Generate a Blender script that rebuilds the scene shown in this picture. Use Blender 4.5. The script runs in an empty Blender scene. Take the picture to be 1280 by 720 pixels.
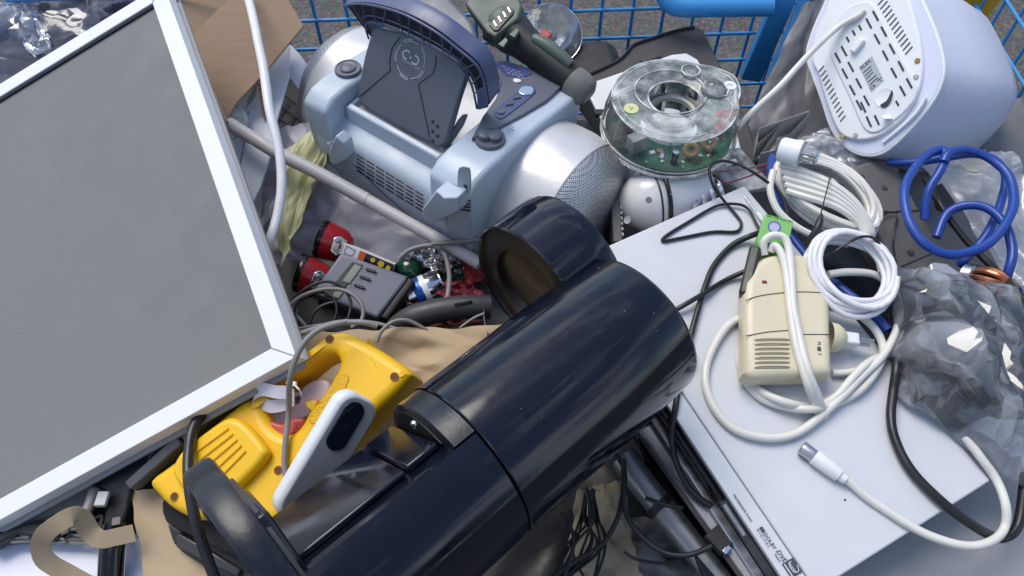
import bpy, bmesh, math, random
from mathutils import Vector, Matrix, noise

V = Vector
random.seed(11)
scene = bpy.context.scene
col = scene.collection

# ---------------------------------------------------------------- camera
CAM = V((0.0, 0.0, 1.62))
PITCH = math.radians(54.0)
FPX = 950.0                                   # focal length in pixels of a 1280 wide picture
FWD = V((0, math.cos(PITCH), -math.sin(PITCH)))
UPV = V((0, math.sin(PITCH), math.cos(PITCH)))
RGT = V((1, 0, 0))
cd = bpy.data.cameras.new('camera')
cd.sensor_width = 36.0
cd.lens = 36.0 * FPX / 1280.0
cd.clip_start = 0.02
cd.clip_end = 400.0
cam = bpy.data.objects.new('camera', cd)
cam.location = CAM
cam.rotation_euler = (math.pi / 2 - PITCH, 0, 0)
col.objects.link(cam)
scene.camera = cam

# ---------------------------------------------------------------- sky, sun, exposure
SUN_EL, SUN_AZ = math.radians(60), math.radians(-40)     # azimuth clockwise from +Y
world = bpy.data.worlds.new('World')
scene.world = world
world.use_nodes = True
wt = world.node_tree
for n in list(wt.nodes):
    wt.nodes.remove(n)
wo = wt.nodes.new('ShaderNodeOutputWorld')
wb = wt.nodes.new('ShaderNodeBackground')
sky = wt.nodes.new('ShaderNodeTexSky')
sky.sky_type = 'NISHITA'
sky.sun_disc = False
sky.sun_elevation = SUN_EL
sky.sun_rotation = SUN_AZ
sky.air_density = 1.0
sky.dust_density = 1.0
sky.altitude = 100
wtc = wt.nodes.new('ShaderNodeTexCoord')
wmp = wt.nodes.new('ShaderNodeMapping'); wmp.inputs['Scale'].default_value = (1.0, 1.0, 2.2)
wno = wt.nodes.new('ShaderNodeTexNoise')
wno.inputs['Scale'].default_value = 2.1
wno.inputs['Detail'].default_value = 7
wno.inputs['Roughness'].default_value = 0.58
wrp = wt.nodes.new('ShaderNodeValToRGB')
wrp.color_ramp.elements[0].position = 0.50
wrp.color_ramp.elements[1].position = 0.70
wmx = wt.nodes.new('ShaderNodeMixRGB')
wmx.inputs[2].default_value = (9.5, 9.9, 10.6, 1)        # sunlit cloud, in the sky's own units
wt.links.new(wtc.outputs['Generated'], wmp.inputs[0])
wt.links.new(wmp.outputs[0], wno.inputs[0])
wt.links.new(wno.outputs[0], wrp.inputs[0])
wt.links.new(wrp.outputs[0], wmx.inputs[0])
wt.links.new(sky.outputs[0], wmx.inputs[1])
wt.links.new(wmx.outputs[0], wb.inputs[0])
wb.inputs[1].default_value = 0.105
wt.links.new(wb.outputs[0], wo.inputs[0])

sd = bpy.data.lights.new('sun', 'SUN')
sd.energy = 1.5
sd.angle = math.radians(36)
sd.color = (1.0, 0.93, 0.83)
sun = bpy.data.objects.new('sun', sd)
sdir = V((math.sin(SUN_AZ) * math.cos(SUN_EL), math.cos(SUN_AZ) * math.cos(SUN_EL), math.sin(SUN_EL)))
sun.rotation_euler = sdir.to_track_quat('Z', 'Y').to_euler()
sun.location = sdir * 20
col.objects.link(sun)

scene.view_settings.view_transform = 'Standard'
scene.view_settings.look = 'None'
scene.view_settings.gamma = 1.0
scene.view_settings.use_curve_mapping = False
scene.view_settings.exposure = 0.76
scene.render.engine = 'CYCLES'
scene.cycles.max_bounces = 6
scene.cycles.diffuse_bounces = 3
scene.cycles.glossy_bounces = 3
scene.cycles.caustics_reflective = False
scene.cycles.caustics_refractive = False
scene.cycles.transparent_max_bounces = 12
scene.cycles.use_denoising = True

# ---------------------------------------------------------------- geometry helpers
def ray(px, py):
    return RGT * ((px - 640) / FPX) + UPV * ((360 - py) / FPX) + FWD

def at(px, py, z):
    """point of the place at height z seen under the given picture position"""
    d = ray(px, py)
    return CAM + d * ((z - CAM.z) / d.z)

class PL:
    """a plane in the place: through at(px,py,z), with a normal"""
    def __init__(self, px, py, z, n=(0, 0, 1), o=None, udir=None):
        self.o = at(px, py, z) if o is None else V(o)
        self.n = V(n).normalized()
        u = V(udir) if udir is not None else V((1, 0, 0))
        self.u = (u - self.n * u.dot(self.n)).normalized()
        self.v = self.n.cross(self.u).normalized()
    def w(self, px, py, h=0.0):
        d = ray(px, py)
        o = self.o + self.n * h
        return CAM + d * ((o - CAM).dot(self.n) / d.dot(self.n))
    def up(self, h):
        return PL(0, 0, 0, self.n, self.o + self.n * h, self.u)
    def to2(self, p):
        q = p - self.o
        return (q.dot(self.u), q.dot(self.v))
    def fr(self, a, b, h=0.0):
        return self.o + self.u * a + self.v * b + self.n * h

def spline(pts, sub=6, closed=False):
    pts = [V(p) for p in pts]
    n = len(pts)
    out = []
    for i in range(n if closed else n - 1):
        if closed:
            p0, p1, p2, p3 = pts[(i - 1) % n], pts[i], pts[(i + 1) % n], pts[(i + 2) % n]
        else:
            p0, p1, p2, p3 = pts[max(i - 1, 0)], pts[i], pts[i + 1], pts[min(i + 2, n - 1)]
        for k in range(sub):
            t = k / sub
            out.append(0.5 * ((2 * p1) + (p2 - p0) * t + (2 * p0 - 5 * p1 + 4 * p2 - p3) * t * t + (3 * p1 - p0 - 3 * p2 + p3) * t ** 3))
    if not closed:
        out.append(pts[-1])
    return out

def tube(pts, r, seg=8, closed=False, caps=True, flat=None):
    """r: number or list; flat=(normal, ratio) squashes the section along a direction"""
    n = len(pts)
    if n > 14 and not closed and not isinstance(r, (list, tuple)) and r < .0075:      # real leads are never quite even
        pts = [p + noise.noise_vector(p * 20.0) * (r * .22) + noise.noise_vector(p * 7.0) * (r * .8) for p in pts]
        r = [r * (1 + .04 * noise.noise(p * 70.0)) for p in pts]
    rs = r if isinstance(r, (list, tuple)) else [r] * n
    vs, fs = [], []
    t0 = (pts[1] - pts[0]).normalized()
    ref = V((0, 0, 1)) if abs(t0.z) < 0.9 else V((1, 0, 0))
    a = (ref - t0 * ref.dot(t0)).normalized()
    for i in range(n):
        if closed:
            t = (pts[(i + 1) % n] - pts[(i - 1) % n])
        else:
            t = pts[min(i + 1, n - 1)] - pts[max(i - 1, 0)]
        t = t.normalized() if t.length > 1e-9 else t0
        a = (a - t * a.dot(t))
        a = a.normalized() if a.length > 1e-6 else t.orthogonal().normalized()
        b = t.cross(a)
        for k in range(seg):
            an = 2 * math.pi * k / seg
            d = (a * math.cos(an) + b * math.sin(an)) * rs[i]
            if flat:
                d -= flat[0] * d.dot(flat[0]) * (1 - flat[1])
            vs.append(pts[i] + d)
    for i in range(n if closed else n - 1):
        j = (i + 1) % n
        for k in range(seg):
            l = (k + 1) % seg
            fs.append((i * seg + k, i * seg + l, j * seg + l, j * seg + k))
    if not closed and caps:
        fs.append(tuple(range(seg))[::-1])
        fs.append(tuple((n - 1) * seg + k for k in range(seg)))
    return vs, fs

def lathe(o, axis, prof, seg=40, ref=None, a0=0.0, a1=None, cap0=False, cap1=False):
    """prof: list of (distance along axis, radius)"""
    ax = V(axis).normalized()
    r0 = V(ref) if ref is not None else (V((0, 0, 1)) if abs(ax.z) < 0.9 else V((1, 0, 0)))
    a = (r0 - ax * r0.dot(ax)).normalized()
    b = ax.cross(a)
    full = a1 is None
    m = seg if full else seg + 1
    vs, fs = [], []
    for (s, r) in prof:
        for k in range(m):
            an = 2 * math.pi * k / seg if full else a0 + (a1 - a0) * k / seg
            vs.append(V(o) + ax * s + (a * math.cos(an) + b * math.sin(an)) * r)
    for i in range(len(prof) - 1):
        for k in range(seg):
            l = (k + 1) % m
            fs.append((i * m + k, i * m + l, (i + 1) * m + l, (i + 1) * m + k))
    if cap0:
        fs.append(tuple(range(m))[::-1])
    if cap1:
        fs.append(tuple((len(prof) - 1) * m + k for k in range(m)))
    return vs, fs

def loft(loops, cap0=True, cap1=True):
    m = len(loops[0])
    vs = [V(p) for L in loops for p in L]
    fs = []
    for i in range(len(loops) - 1):
        for k in range(m):
            l = (k + 1) % m
            fs.append((i * m + k, i * m + l, (i + 1) * m + l, (i + 1) * m + k))
    if cap0:
        fs.append(tuple(range(m))[::-1])
    if cap1:
        fs.append(tuple((len(loops) - 1) * m + k for k in range(m)))
    return vs, fs

def prism(pts, down):
    n = len(pts)
    vs = [V(p) for p in pts] + [V(p) + V(down) for p in pts]
    fs = [tuple(range(n)), tuple(range(2 * n - 1, n - 1, -1))]
    for i in range(n):
        j = (i + 1) % n
        fs.append((i, i + n, j + n, j))
    return vs, fs

def box(c, ax, ay, az, hx, hy, hz):
    c = V(c); ax = V(ax).normalized() * hx; ay = V(ay).normalized() * hy; az = V(az).normalized() * hz
    vs = [c + ax * sx + ay * sy + az * sz for sz in (-1, 1) for sy in (-1, 1) for sx in (-1, 1)]
    return vs, [(0, 2, 3, 1), (4, 5, 7, 6), (0, 1, 5, 4), (2, 6, 7, 3), (0, 4, 6, 2), (1, 3, 7, 5)]

def bar(p, q, up, w, h):
    """rectangular bar from p to q; up is the direction of its height h"""
    p, q = V(p), V(q)
    t = (q - p).normalized()
    u = (V(up) - t * V(up).dot(t)).normalized()
    return box((p + q) / 2, t, t.cross(u), u, (q - p).length / 2, w / 2, h / 2)

def grid(fn, nu, nv):
    vs = [V(fn(i / nu, j / nv)) for j in range(nv + 1) for i in range(nu + 1)]
    fs = [(j * (nu + 1) + i, j * (nu + 1) + i + 1, (j + 1) * (nu + 1) + i + 1, (j + 1) * (nu + 1) + i) for j in range(nv) for i in range(nu)]
    return vs, fs

def plate(pl, outlines, thick, bev=0.0015, smooth=0, res=2, h=0.0):
    """a slab with its top face on plane pl (+h), outlines in picture positions traced on that face;
    the first outline is the rim, the others are holes; rounded edges"""
    cu = bpy.data.curves.new('tmp', 'CURVE')
    cu.dimensions = '2D'
    cu.fill_mode = 'BOTH'
    bev = min(bev, thick * 0.49)
    cu.extrude = max(thick / 2 - bev, 1e-5)
    cu.bevel_depth = bev
    cu.offset = -bev
    cu.bevel_resolution = res
    p2 = pl.up(h)
    for ol in outlines:
        pts = [V((*p2.to2(p2.w(*q)), 0)) if len(q) == 2 else V((q[0], q[1], 0)) for q in ol]
        if smooth:
            pts = spline(pts, smooth, True)
        sp = cu.splines.new('POLY')
        sp.points.add(len(pts) - 1)
        for i, p in enumerate(pts):
            sp.points[i].co = (p.x, p.y, 0, 1)
        sp.use_cyclic_u = True
    ob = bpy.data.objects.new('tmp', cu)
    me = bpy.data.meshes.new_from_object(ob)
    vs = [p2.fr(v.co.x, v.co.y, v.co.z - thick / 2) for v in me.vertices]
    fs = [tuple(p.vertices) for p in me.polygons]
    bpy.data.objects.remove(ob); bpy.data.meshes.remove(me); bpy.data.curves.remove(cu)
    return vs, fs

def slab2(pl, outlines, thick, bev=0.0015, smooth=0, res=2, h=0.0):
    """like plate, with outlines given in metres on the plane"""
    return plate(pl, [[(a, b, 0) for a, b in ol] for ol in outlines], thick, bev, smooth, res, h)

def writing(s, o, right, up, size, h=0.0004, align='LEFT', shear=0.0):
    """flat print: letters lying in the plane of right / up"""
    cu = bpy.data.curves.new('tmp', 'FONT')
    cu.body = s; cu.size = size; cu.align_x = align; cu.extrude = 0.00012; cu.resolution_u = 2; cu.shear = shear
    ob = bpy.data.objects.new('tmp', cu)
    me = bpy.data.meshes.new_from_object(ob)
    r = V(right).normalized(); n = r.cross(V(up)).normalized(); u = n.cross(r)
    vs = [V(o) + r * v.co.x + u * v.co.y + n * (v.co.z + h) for v in me.vertices]
    fs = [tuple(p.vertices) for p in me.polygons]
    bpy.data.objects.remove(ob); bpy.data.meshes.remove(me); bpy.data.curves.remove(cu)
    return vs, fs

def join(*vfs):
    vs, fs = [], []
    for a, b in vfs:
        k = len(vs)
        vs += a
        fs += [tuple(i + k for i in f) for f in b]
    return vs, fs

def ellipse(c, a, b, ra, rb, n=24, ph=0.0):
    return [V(c) + V(a) * (ra * math.cos(2 * math.pi * i / n + ph)) + V(b) * (rb * math.sin(2 * math.pi * i / n + ph)) for i in range(n)]

def rect2(w, h, r, n=4):
    """rounded rectangle in metres, centred"""
    out = []
    for cx, cy, a in ((w / 2 - r, h / 2 - r, 0), (-w / 2 + r, h / 2 - r, 90), (-w / 2 + r, -h / 2 + r, 180), (w / 2 - r, -h / 2 + r, 270)):
        for k in range(n + 1):
            t = math.radians(a + 90 * k / n)
            out.append((cx + r * math.cos(t), cy + r * math.sin(t)))
    return out

# ---------------------------------------------------------------- scene helpers
def tag(o, label=None, cat=None, group=None, kind=None):
    if label: o['label'] = label
    if cat: o['category'] = cat
    if group: o['group'] = group
    if kind: o['kind'] = kind
    return o

def thing(name, label, cat, base, group=None):
    o = bpy.data.objects.new(name, None)
    o.empty_display_size = 0.02
    o.location = base
    col.objects.link(o)
    return tag(o, label, cat, group)

def rootloc(p):
    l = V((0, 0, 0))
    while p is not None:
        l += p.location
        p = p.parent
    return l

def mk(name, vf, mat, parent=None, label=None, cat=None, group=None, kind=None, smooth=40, bevel=0, bseg=2, sub=0, base=None):
    vs, fs = vf
    if base is None:
        base = rootloc(parent) if parent is not None else sum((V(v) for v in vs), V((0, 0, 0))) / len(vs)
        if parent is None:
            base = V((base.x, base.y, min(v[2] for v in vs)))
    me = bpy.data.meshes.new(name)
    me.from_pydata([tuple(V(v) - base) for v in vs], [], fs)
    me.validate()
    bm = bmesh.new(); bm.from_mesh(me)
    bmesh.ops.recalc_face_normals(bm, faces=bm.faces)
    bm.to_mesh(me); bm.free()
    me.materials.append(mat)
    if smooth:
        me.polygons.foreach_set('use_smooth', [True] * len(me.polygons))
        if smooth < 180:
            me.set_sharp_from_angle(angle=math.radians(smooth))
    o = bpy.data.objects.new(name, me)
    col.objects.link(o)
    if parent is not None:
        o.parent = parent
        o.location = base - rootloc(parent)
    else:
        o.location = base
    if bevel:
        m = o.modifiers.new('bevel', 'BEVEL'); m.width = bevel; m.segments = bseg; m.limit_method = 'ANGLE'; m.angle_limit = math.radians(35)
    if sub:
        m = o.modifiers.new('sub', 'SUBSURF'); m.levels = sub; m.render_levels = sub
    return tag(o, label, cat, group, kind)

def dup(o, delta, parent):
    """a copy of a part that shares its mesh"""
    c = o.copy(); col.objects.link(c)
    c.parent = parent
    c.location = o.location + V(delta)
    return c

# ---------------------------------------------------------------- materials
_m = {}
def nodes(name):
    m = bpy.data.materials.new(name)
    m.use_nodes = True
    nt = m.node_tree
    b = nt.nodes['Principled BSDF']
    return m, nt, b

def mat(name, c, rough=0.45, metal=0.0, var=0.10, vs=9.0, bump=0.05, bs=220.0, dirt=0.0, dcol=(0.12, 0.10, 0.08), spec=0.5, coat=0.0, rvar=0.12, streak=None, sheen=0.0, trans=0.0):
    """procedural surface: base colour with slow variation, fine relief, grime blotches, uneven gloss"""
    if name in _m: return _m[name]
    m, nt, b = nodes(name)
    N, L = nt.nodes, nt.links
    tc = N.new('ShaderNodeTexCoord')
    src = tc.outputs['Object']
    if streak:
        mp = N.new('ShaderNodeMapping'); mp.inputs['Scale'].default_value = streak
        L.new(src, mp.inputs[0]); src2 = mp.outputs[0]
    else:
        src2 = src
    n1 = N.new('ShaderNodeTexNoise'); n1.inputs['Scale'].default_value = vs; n1.inputs['Detail'].default_value = 3
    L.new(src2, n1.inputs[0])
    mx = N.new('ShaderNodeMixRGB')
    mx.inputs[1].default_value = (*[x * (1 - var) for x in c], 1)
    mx.inputs[2].default_value = (*[min(x * (1 + var), 1) for x in c], 1)
    L.new(n1.outputs[0], mx.inputs[0])
    out = mx.outputs[0]
    if dirt > 0:
        n2 = N.new('ShaderNodeTexNoise'); n2.inputs['Scale'].default_value = 38; n2.inputs['Detail'].default_value = 5; n2.inputs['Roughness'].default_value = 0.7
        L.new(src, n2.inputs[0])
        rp = N.new('ShaderNodeValToRGB'); rp.color_ramp.elements[0].position = 0.52; rp.color_ramp.elements[1].position = 0.78
        L.new(n2.outputs[0], rp.inputs[0])
        ml = N.new('ShaderNodeMath'); ml.operation = 'MULTIPLY'; ml.inputs[1].default_value = dirt
        L.new(rp.outputs[0], ml.inputs[0])
        m2 = N.new('ShaderNodeMixRGB'); m2.inputs[2].default_value = (*dcol, 1)
        L.new(ml.outputs[0], m2.inputs[0]); L.new(out, m2.inputs[1])
        out = m2.outputs[0]
    L.new(out, b.inputs['Base Color'])
    n3 = N.new('ShaderNodeTexNoise'); n3.inputs['Scale'].default_value = 24; n3.inputs['Detail'].default_value = 3
    L.new(src2, n3.inputs[0])
    mr = N.new('ShaderNodeMapRange'); mr.inputs['From Min'].default_value = 0.3; mr.inputs['From Max'].default_value = 0.7
    mr.inputs['To Min'].default_value = max(rough - rvar, 0.02); mr.inputs['To Max'].default_value = min(rough + rvar, 1)
    L.new(n3.outputs[0], mr.inputs[0]); L.new(mr.outputs[0], b.inputs['Roughness'])
    b.inputs['Metallic'].default_value = metal
    b.inputs['Specular IOR Level'].default_value = spec
    b.inputs['Coat Weight'].default_value = coat
    if trans:
        b.inputs['Transmission Weight'].default_value = trans
    if bump:
        n4 = N.new('ShaderNodeTexNoise'); n4.inputs['Scale'].default_value = bs; n4.inputs['Detail'].default_value = 1
        L.new(src2, n4.inputs[0])
        bp = N.new('ShaderNodeBump'); bp.inputs['Strength'].default_value = bump; bp.inputs['Distance'].default_value = 0.002
        L.new(n4.outputs[0], bp.inputs['Height']); L.new(bp.outputs[0], b.inputs['Normal'])
    _m[name] = m
    return m

def film(name, tint=(0.85, 0.88, 0.92), clear=0.62, milk=0.35, base=0.12, rough=0.12, ws=9.0, wb=0.3, lines=0.25):
    """thin plastic sheet: mostly see-through, glossy, a little milky, whiter along its creases"""
    if name in _m: return _m[name]
    m = bpy.data.materials.new(name); m.use_nodes = True
    nt = m.node_tree; N, L = nt.nodes, nt.links
    for n in list(N): N.remove(n)
    out = N.new('ShaderNodeOutputMaterial')
    tc = N.new('ShaderNodeTexCoord')
    mp = N.new('ShaderNodeMapping'); mp.inputs['Rotation'].default_value = (0.4, 0.2, 0.8); mp.inputs['Scale'].default_value = (1, 2.6, 1.4)
    L.new(tc.outputs['Object'], mp.inputs[0])
    vo = N.new('ShaderNodeTexNoise'); vo.inputs['Scale'].default_value = ws; vo.inputs['Detail'].default_value = 3; vo.inputs['Distortion'].default_value = 1.2
    L.new(mp.outputs[0], vo.inputs[0])
    ab = N.new('ShaderNodeMath'); ab.operation = 'SUBTRACT'; ab.inputs[1].default_value = 0.5; L.new(vo.outputs[0], ab.inputs[0])
    ab2 = N.new('ShaderNodeMath'); ab2.operation = 'ABSOLUTE'; L.new(ab.outputs[0], ab2.inputs[0])
    bp = N.new('ShaderNodeBump'); bp.inputs['Strength'].default_value = wb; bp.inputs['Distance'].default_value = 0.02
    L.new(ab2.outputs[0], bp.inputs['Height'])
    mr = N.new('ShaderNodeMapRange'); mr.inputs['From Min'].default_value = 0.0; mr.inputs['From Max'].default_value = 0.02
    mr.inputs['To Min'].default_value = base + lines * milk; mr.inputs['To Max'].default_value = base
    L.new(ab2.outputs[0], mr.inputs[0])
    geo = N.new('ShaderNodeNewGeometry')
    pr = N.new('ShaderNodeMapRange'); pr.inputs['From Min'].default_value = 0.508; pr.inputs['From Max'].default_value = 0.55
    pr.inputs['To Min'].default_value = 0.0; pr.inputs['To Max'].default_value = milk
    L.new(geo.outputs['Pointiness'], pr.inputs[0])
    sm = N.new('ShaderNodeMath'); sm.operation = 'ADD'; sm.use_clamp = True; L.new(mr.outputs[0], sm.inputs[0]); L.new(pr.outputs[0], sm.inputs[1])
    tr = N.new('ShaderNodeBsdfTransparent'); tr.inputs[0].default_value = (*[0.6 + 0.4 * x for x in tint], 1)
    df = N.new('ShaderNodeBsdfDiffuse'); df.inputs[0].default_value = (*tint, 1); L.new(bp.outputs[0], df.inputs['Normal'])
    tl = N.new('ShaderNodeBsdfTranslucent'); tl.inputs[0].default_value = (*tint, 1)
    mx0 = N.new('ShaderNodeMixShader'); mx0.inputs[0].default_value = 0.4; L.new(df.outputs[0], mx0.inputs[1]); L.new(tl.outputs[0], mx0.inputs[2])
    mx1 = N.new('ShaderNodeMixShader'); L.new(sm.outputs[0], mx1.inputs[0]); L.new(tr.outputs[0], mx1.inputs[1]); L.new(mx0.outputs[0], mx1.inputs[2])
    gl = N.new('ShaderNodeBsdfGlossy'); gl.inputs['Roughness'].default_value = rough; gl.inputs[0].default_value = (0.78, 0.80, 0.84, 1); L.new(bp.outputs[0], gl.inputs['Normal'])
    fr = N.new('ShaderNodeFresnel'); fr.inputs[0].default_value = 1.5; L.new(bp.outputs[0], fr.inputs['Normal'])
    ad = N.new('ShaderNodeMath'); ad.operation = 'MULTIPLY_ADD'; ad.inputs[1].default_value = 1.3; ad.inputs[2].default_value = (1 - clear) * 0.25; ad.use_clamp = True; L.new(fr.outputs[0], ad.inputs[0])
    mx2 = N.new('ShaderNodeMixShader'); L.new(ad.outputs[0], mx2.inputs[0]); L.new(mx1.outputs[0], mx2.inputs[1]); L.new(gl.outputs[0], mx2.inputs[2])
    L.new(mx2.outputs[0], out.inputs[0])
    _m[name] = m
    return m

def clearplastic(name, tint=(0.93, 0.96, 0.95), milk=0.06, rough=0.06, bump=0.0):
    """stiff clear plastic wall: Fresnel gloss over a nearly clear body with a faint haze"""
    if name in _m: return _m[name]
    m = bpy.data.materials.new(name); m.use_nodes = True
    nt = m.node_tree; N, L = nt.nodes, nt.links
    for n in list(N): N.remove(n)
    out = N.new('ShaderNodeOutputMaterial')
    tr = N.new('ShaderNodeBsdfTransparent'); tr.inputs[0].default_value = (*tint, 1)
    df = N.new('ShaderNodeBsdfDiffuse'); df.inputs[0].default_value = (0.85, 0.88, 0.88, 1)
    gl = N.new('ShaderNodeBsdfGlossy'); gl.inputs['Roughness'].default_value = rough
    nz = N.new('ShaderNodeTexNoise'); nz.inputs['Scale'].default_value = 55; nz.inputs['Detail'].default_value = 6
    tc = N.new('ShaderNodeTexCoord'); L.new(tc.outputs['Object'], nz.inputs[0])
    mr = N.new('ShaderNodeMapRange'); mr.inputs['From Min'].default_value = 0.35; mr.inputs['From Max'].default_value = 0.75
    mr.inputs['To Min'].default_value = milk * 0.4; mr.inputs['To Max'].default_value = milk * 2.0
    L.new(nz.outputs[0], mr.inputs[0])
    mx1 = N.new('ShaderNodeMixShader'); L.new(mr.outputs[0], mx1.inputs[0]); L.new(tr.outputs[0], mx1.inputs[1]); L.new(df.outputs[0], mx1.inputs[2])
    fr = N.new('ShaderNodeFresnel'); fr.inputs[0].default_value = 1.5
    if bump:
        bp = N.new('ShaderNodeBump'); bp.inputs['Strength'].default_value = bump; bp.inputs['Distance'].default_value = 0.004
        L.new(nz.outputs[0], bp.inputs['Height']); L.new(bp.outputs[0], fr.inputs['Normal']); L.new(bp.outputs[0], gl.inputs['Normal'])
    mx2 = N.new('ShaderNodeMixShader'); L.new(fr.outputs[0], mx2.inputs[0]); L.new(mx1.outputs[0], mx2.inputs[1]); L.new(gl.outputs[0], mx2.inputs[2])
    L.new(mx2.outputs[0], out.inputs[0])
    _m[name] = m
    return m

WHITE = mat('white_plastic', (0.74, 0.76, 0.78), 0.38, var=0.03, dirt=0.12, dcol=(0.35, 0.33, 0.30))
WHITE2 = mat('white_paint', (0.80, 0.81, 0.82), 0.45, var=0.03, dirt=0.08, dcol=(0.45, 0.44, 0.42))
CABLEW = mat('white_pvc', (0.70, 0.69, 0.64), 0.42, var=0.05, vs=30, dirt=0.25, dcol=(0.38, 0.34, 0.26))
CABLEW2 = mat('bright_pvc', (0.72, 0.72, 0.75), 0.38, var=0.04, vs=30, dirt=0.12, dcol=(0.40, 0.38, 0.36))
CABLEK = mat('black_pvc', (0.012, 0.012, 0.014), 0.38, var=0.2, vs=30, dirt=0.15, dcol=(0.08, 0.075, 0.07))
CABLEG = mat('grey_pvc', (0.22, 0.21, 0.20), 0.45, var=0.08, vs=30, dirt=0.2)
CABLEB = mat('blue_pvc', (0.012, 0.055, 0.30), 0.35, var=0.08, vs=30, dirt=0.12, dcol=(0.03, 0.04, 0.08))
BLACK = mat('black_plastic', (0.016, 0.016, 0.018), 0.42, var=0.15, dirt=0.3, dcol=(0.09, 0.085, 0.08))
DGREY = mat('dark_grey_plastic', (0.062, 0.060, 0.060), 0.5, var=0.08, dirt=0.2, dcol=(0.13, 0.12, 0.11), bump=0.12, bs=900)
MGREY = mat('mid_grey_plastic', (0.16, 0.165, 0.175), 0.5, var=0.06, dirt=0.18)
LGREY = mat('light_grey_plastic', (0.42, 0.43, 0.45), 0.42, var=0.05, dirt=0.15, dcol=(0.2, 0.19, 0.18))
CHROME = mat('chrome', (0.78, 0.78, 0.80), 0.12, 1.0, var=0.04, rvar=0.06, bump=0)
STEEL = mat('brushed_steel', (0.50, 0.50, 0.52), 0.34, 1.0, var=0.08, rvar=0.08, streak=(1, 1, 30), dirt=0.1)
RED = mat('red_plastic', (0.33, 0.012, 0.016), 0.25, var=0.1)
COPPER = mat('copper_wire', (0.42, 0.17, 0.09), 0.35, 0.9, var=0.2, vs=60)
BLUEPAINT = mat('blue_cage_paint', (0.035, 0.25, 0.58), 0.42, var=0.12, vs=40, dirt=0.35, dcol=(0.10, 0.13, 0.14), rvar=0.15)
CARD = mat('corrugated_cardboard', (0.34, 0.235, 0.155), 0.85, var=0.08, vs=25, bump=0.12, bs=120, streak=(1, 6, 1), dirt=0.1, dcol=(0.2, 0.14, 0.09))
KRAFT = mat('kraft_paper', (0.47, 0.355, 0.225), 0.75, var=0.10, vs=14, bump=0.5, bs=28, dirt=0.12, dcol=(0.25, 0.17, 0.1))
ALU = mat('dull_aluminium', (0.30, 0.305, 0.315), 0.42, 0.85, var=0.12, rvar=0.1, dirt=0.2, dcol=(0.15, 0.15, 0.15))
# ================================================================ SETTING
def asphalt():
    m, nt, b = nodes('asphalt')
    N, L = nt.nodes, nt.links
    tc = N.new('ShaderNodeTexCoord')
    vo = N.new('ShaderNodeTexVoronoi'); vo.inputs['Scale'].default_value = 95
    L.new(tc.outputs['Object'], vo.inputs[0])
    n1 = N.new('ShaderNodeTexNoise'); n1.inputs['Scale'].default_value = 5; n1.inputs['Detail'].default_value = 10; n1.inputs['Roughness'].default_value = 0.75
    L.new(tc.outputs['Object'], n1.inputs[0])
    mx = N.new('ShaderNodeMixRGB'); mx.inputs[1].default_value = (0.070, 0.066, 0.065, 1); mx.inputs[2].default_value = (0.165, 0.152, 0.145, 1)
    L.new(n1.outputs[0], mx.inputs[0])
    hs = N.new('ShaderNodeMixRGB'); hs.blend_type = 'MULTIPLY'; hs.inputs[0].default_value = 0.55
    L.new(mx.outputs[0], hs.inputs[1]); L.new(vo.outputs['Color'], hs.inputs[2])
    rp = N.new('ShaderNodeValToRGB'); rp.color_ramp.elements[0].position = 0.80; rp.color_ramp.elements[1].position = 0.84
    sp = N.new('ShaderNodeSeparateColor'); L.new(vo.outputs['Color'], sp.inputs[0]); L.new(sp.outputs[0], rp.inputs[0])
    m2 = N.new('ShaderNodeMixRGB'); m2.inputs[2].default_value = (0.16, 0.15, 0.14, 1)
    ml = N.new('ShaderNodeMath'); ml.operation = 'MULTIPLY'; ml.inputs[1].default_value = 0.5
    L.new(rp.outputs[0], ml.inputs[0]); L.new(ml.outputs[0], m2.inputs[0]); L.new(hs.outputs[0], m2.inputs[1])
    L.new(m2.outputs[0], b.inputs['Base Color'])
    b.inputs['Roughness'].default_value = 0.9
    bp = N.new('ShaderNodeBump'); bp.inputs['Strength'].default_value = 0.6; bp.inputs['Distance'].default_value = 0.006
    L.new(vo.outputs['Distance'], bp.inputs['Height']); L.new(bp.outputs[0], b.inputs['Normal'])
    return m
mk('ground', grid(lambda u, v: (-60 + 120 * u, -60 + 120 * v, 0), 4, 4), asphalt(), kind='structure', smooth=0, base=V((0, 0, 0)))

# ---------------------------------------------------------------- the blue wire cage that holds the heap
YB, KB = 1.058, 0.06
def back(x, z, off=0.0):
    return V((x, YB + KB * x - off, z))
cage = thing('wire_cage', 'blue wire mesh cage holding the heap of discarded appliances', 'cage', V((0.05, 0.6, 0.0)))
w0 = mk('wire', tube([back(0.1426, 0.14), back(0.1426, 1.02)], 0.0029, 8), BLUEPAINT, cage)
for i in range(-11, 10):
    if i:
        dup(w0, back(0.1426 + 0.05 * i, 0) - back(0.1426, 0), cage)
w1 = mk('wire', tube([back(-0.75, 0.906, 0.005), back(0.60, 0.906, 0.005)], 0.0029, 8), BLUEPAINT, cage)
for i in range(-2, 13):
    if i:
        dup(w1, (0, 0, -0.0525 * i), cage)
XS = 0.80
s0 = mk('wire', tube([V((XS, 0.5, 0.14)), V((XS, 0.5, 1.12))], 0.0026, 8), BLUEPAINT, cage)
for i in range(1, 14):
    dup(s0, (0, 0.05 * i, 0), cage)
s1 = mk('wire', tube([V((XS - 0.004, 0.3, 1.060)), V((XS - 0.004, 1.2, 1.060))], 0.0026, 8), BLUEPAINT, cage)
for i in range(1, 15):
    dup(s1, (0, 0, -0.0525 * i), cage)
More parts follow.
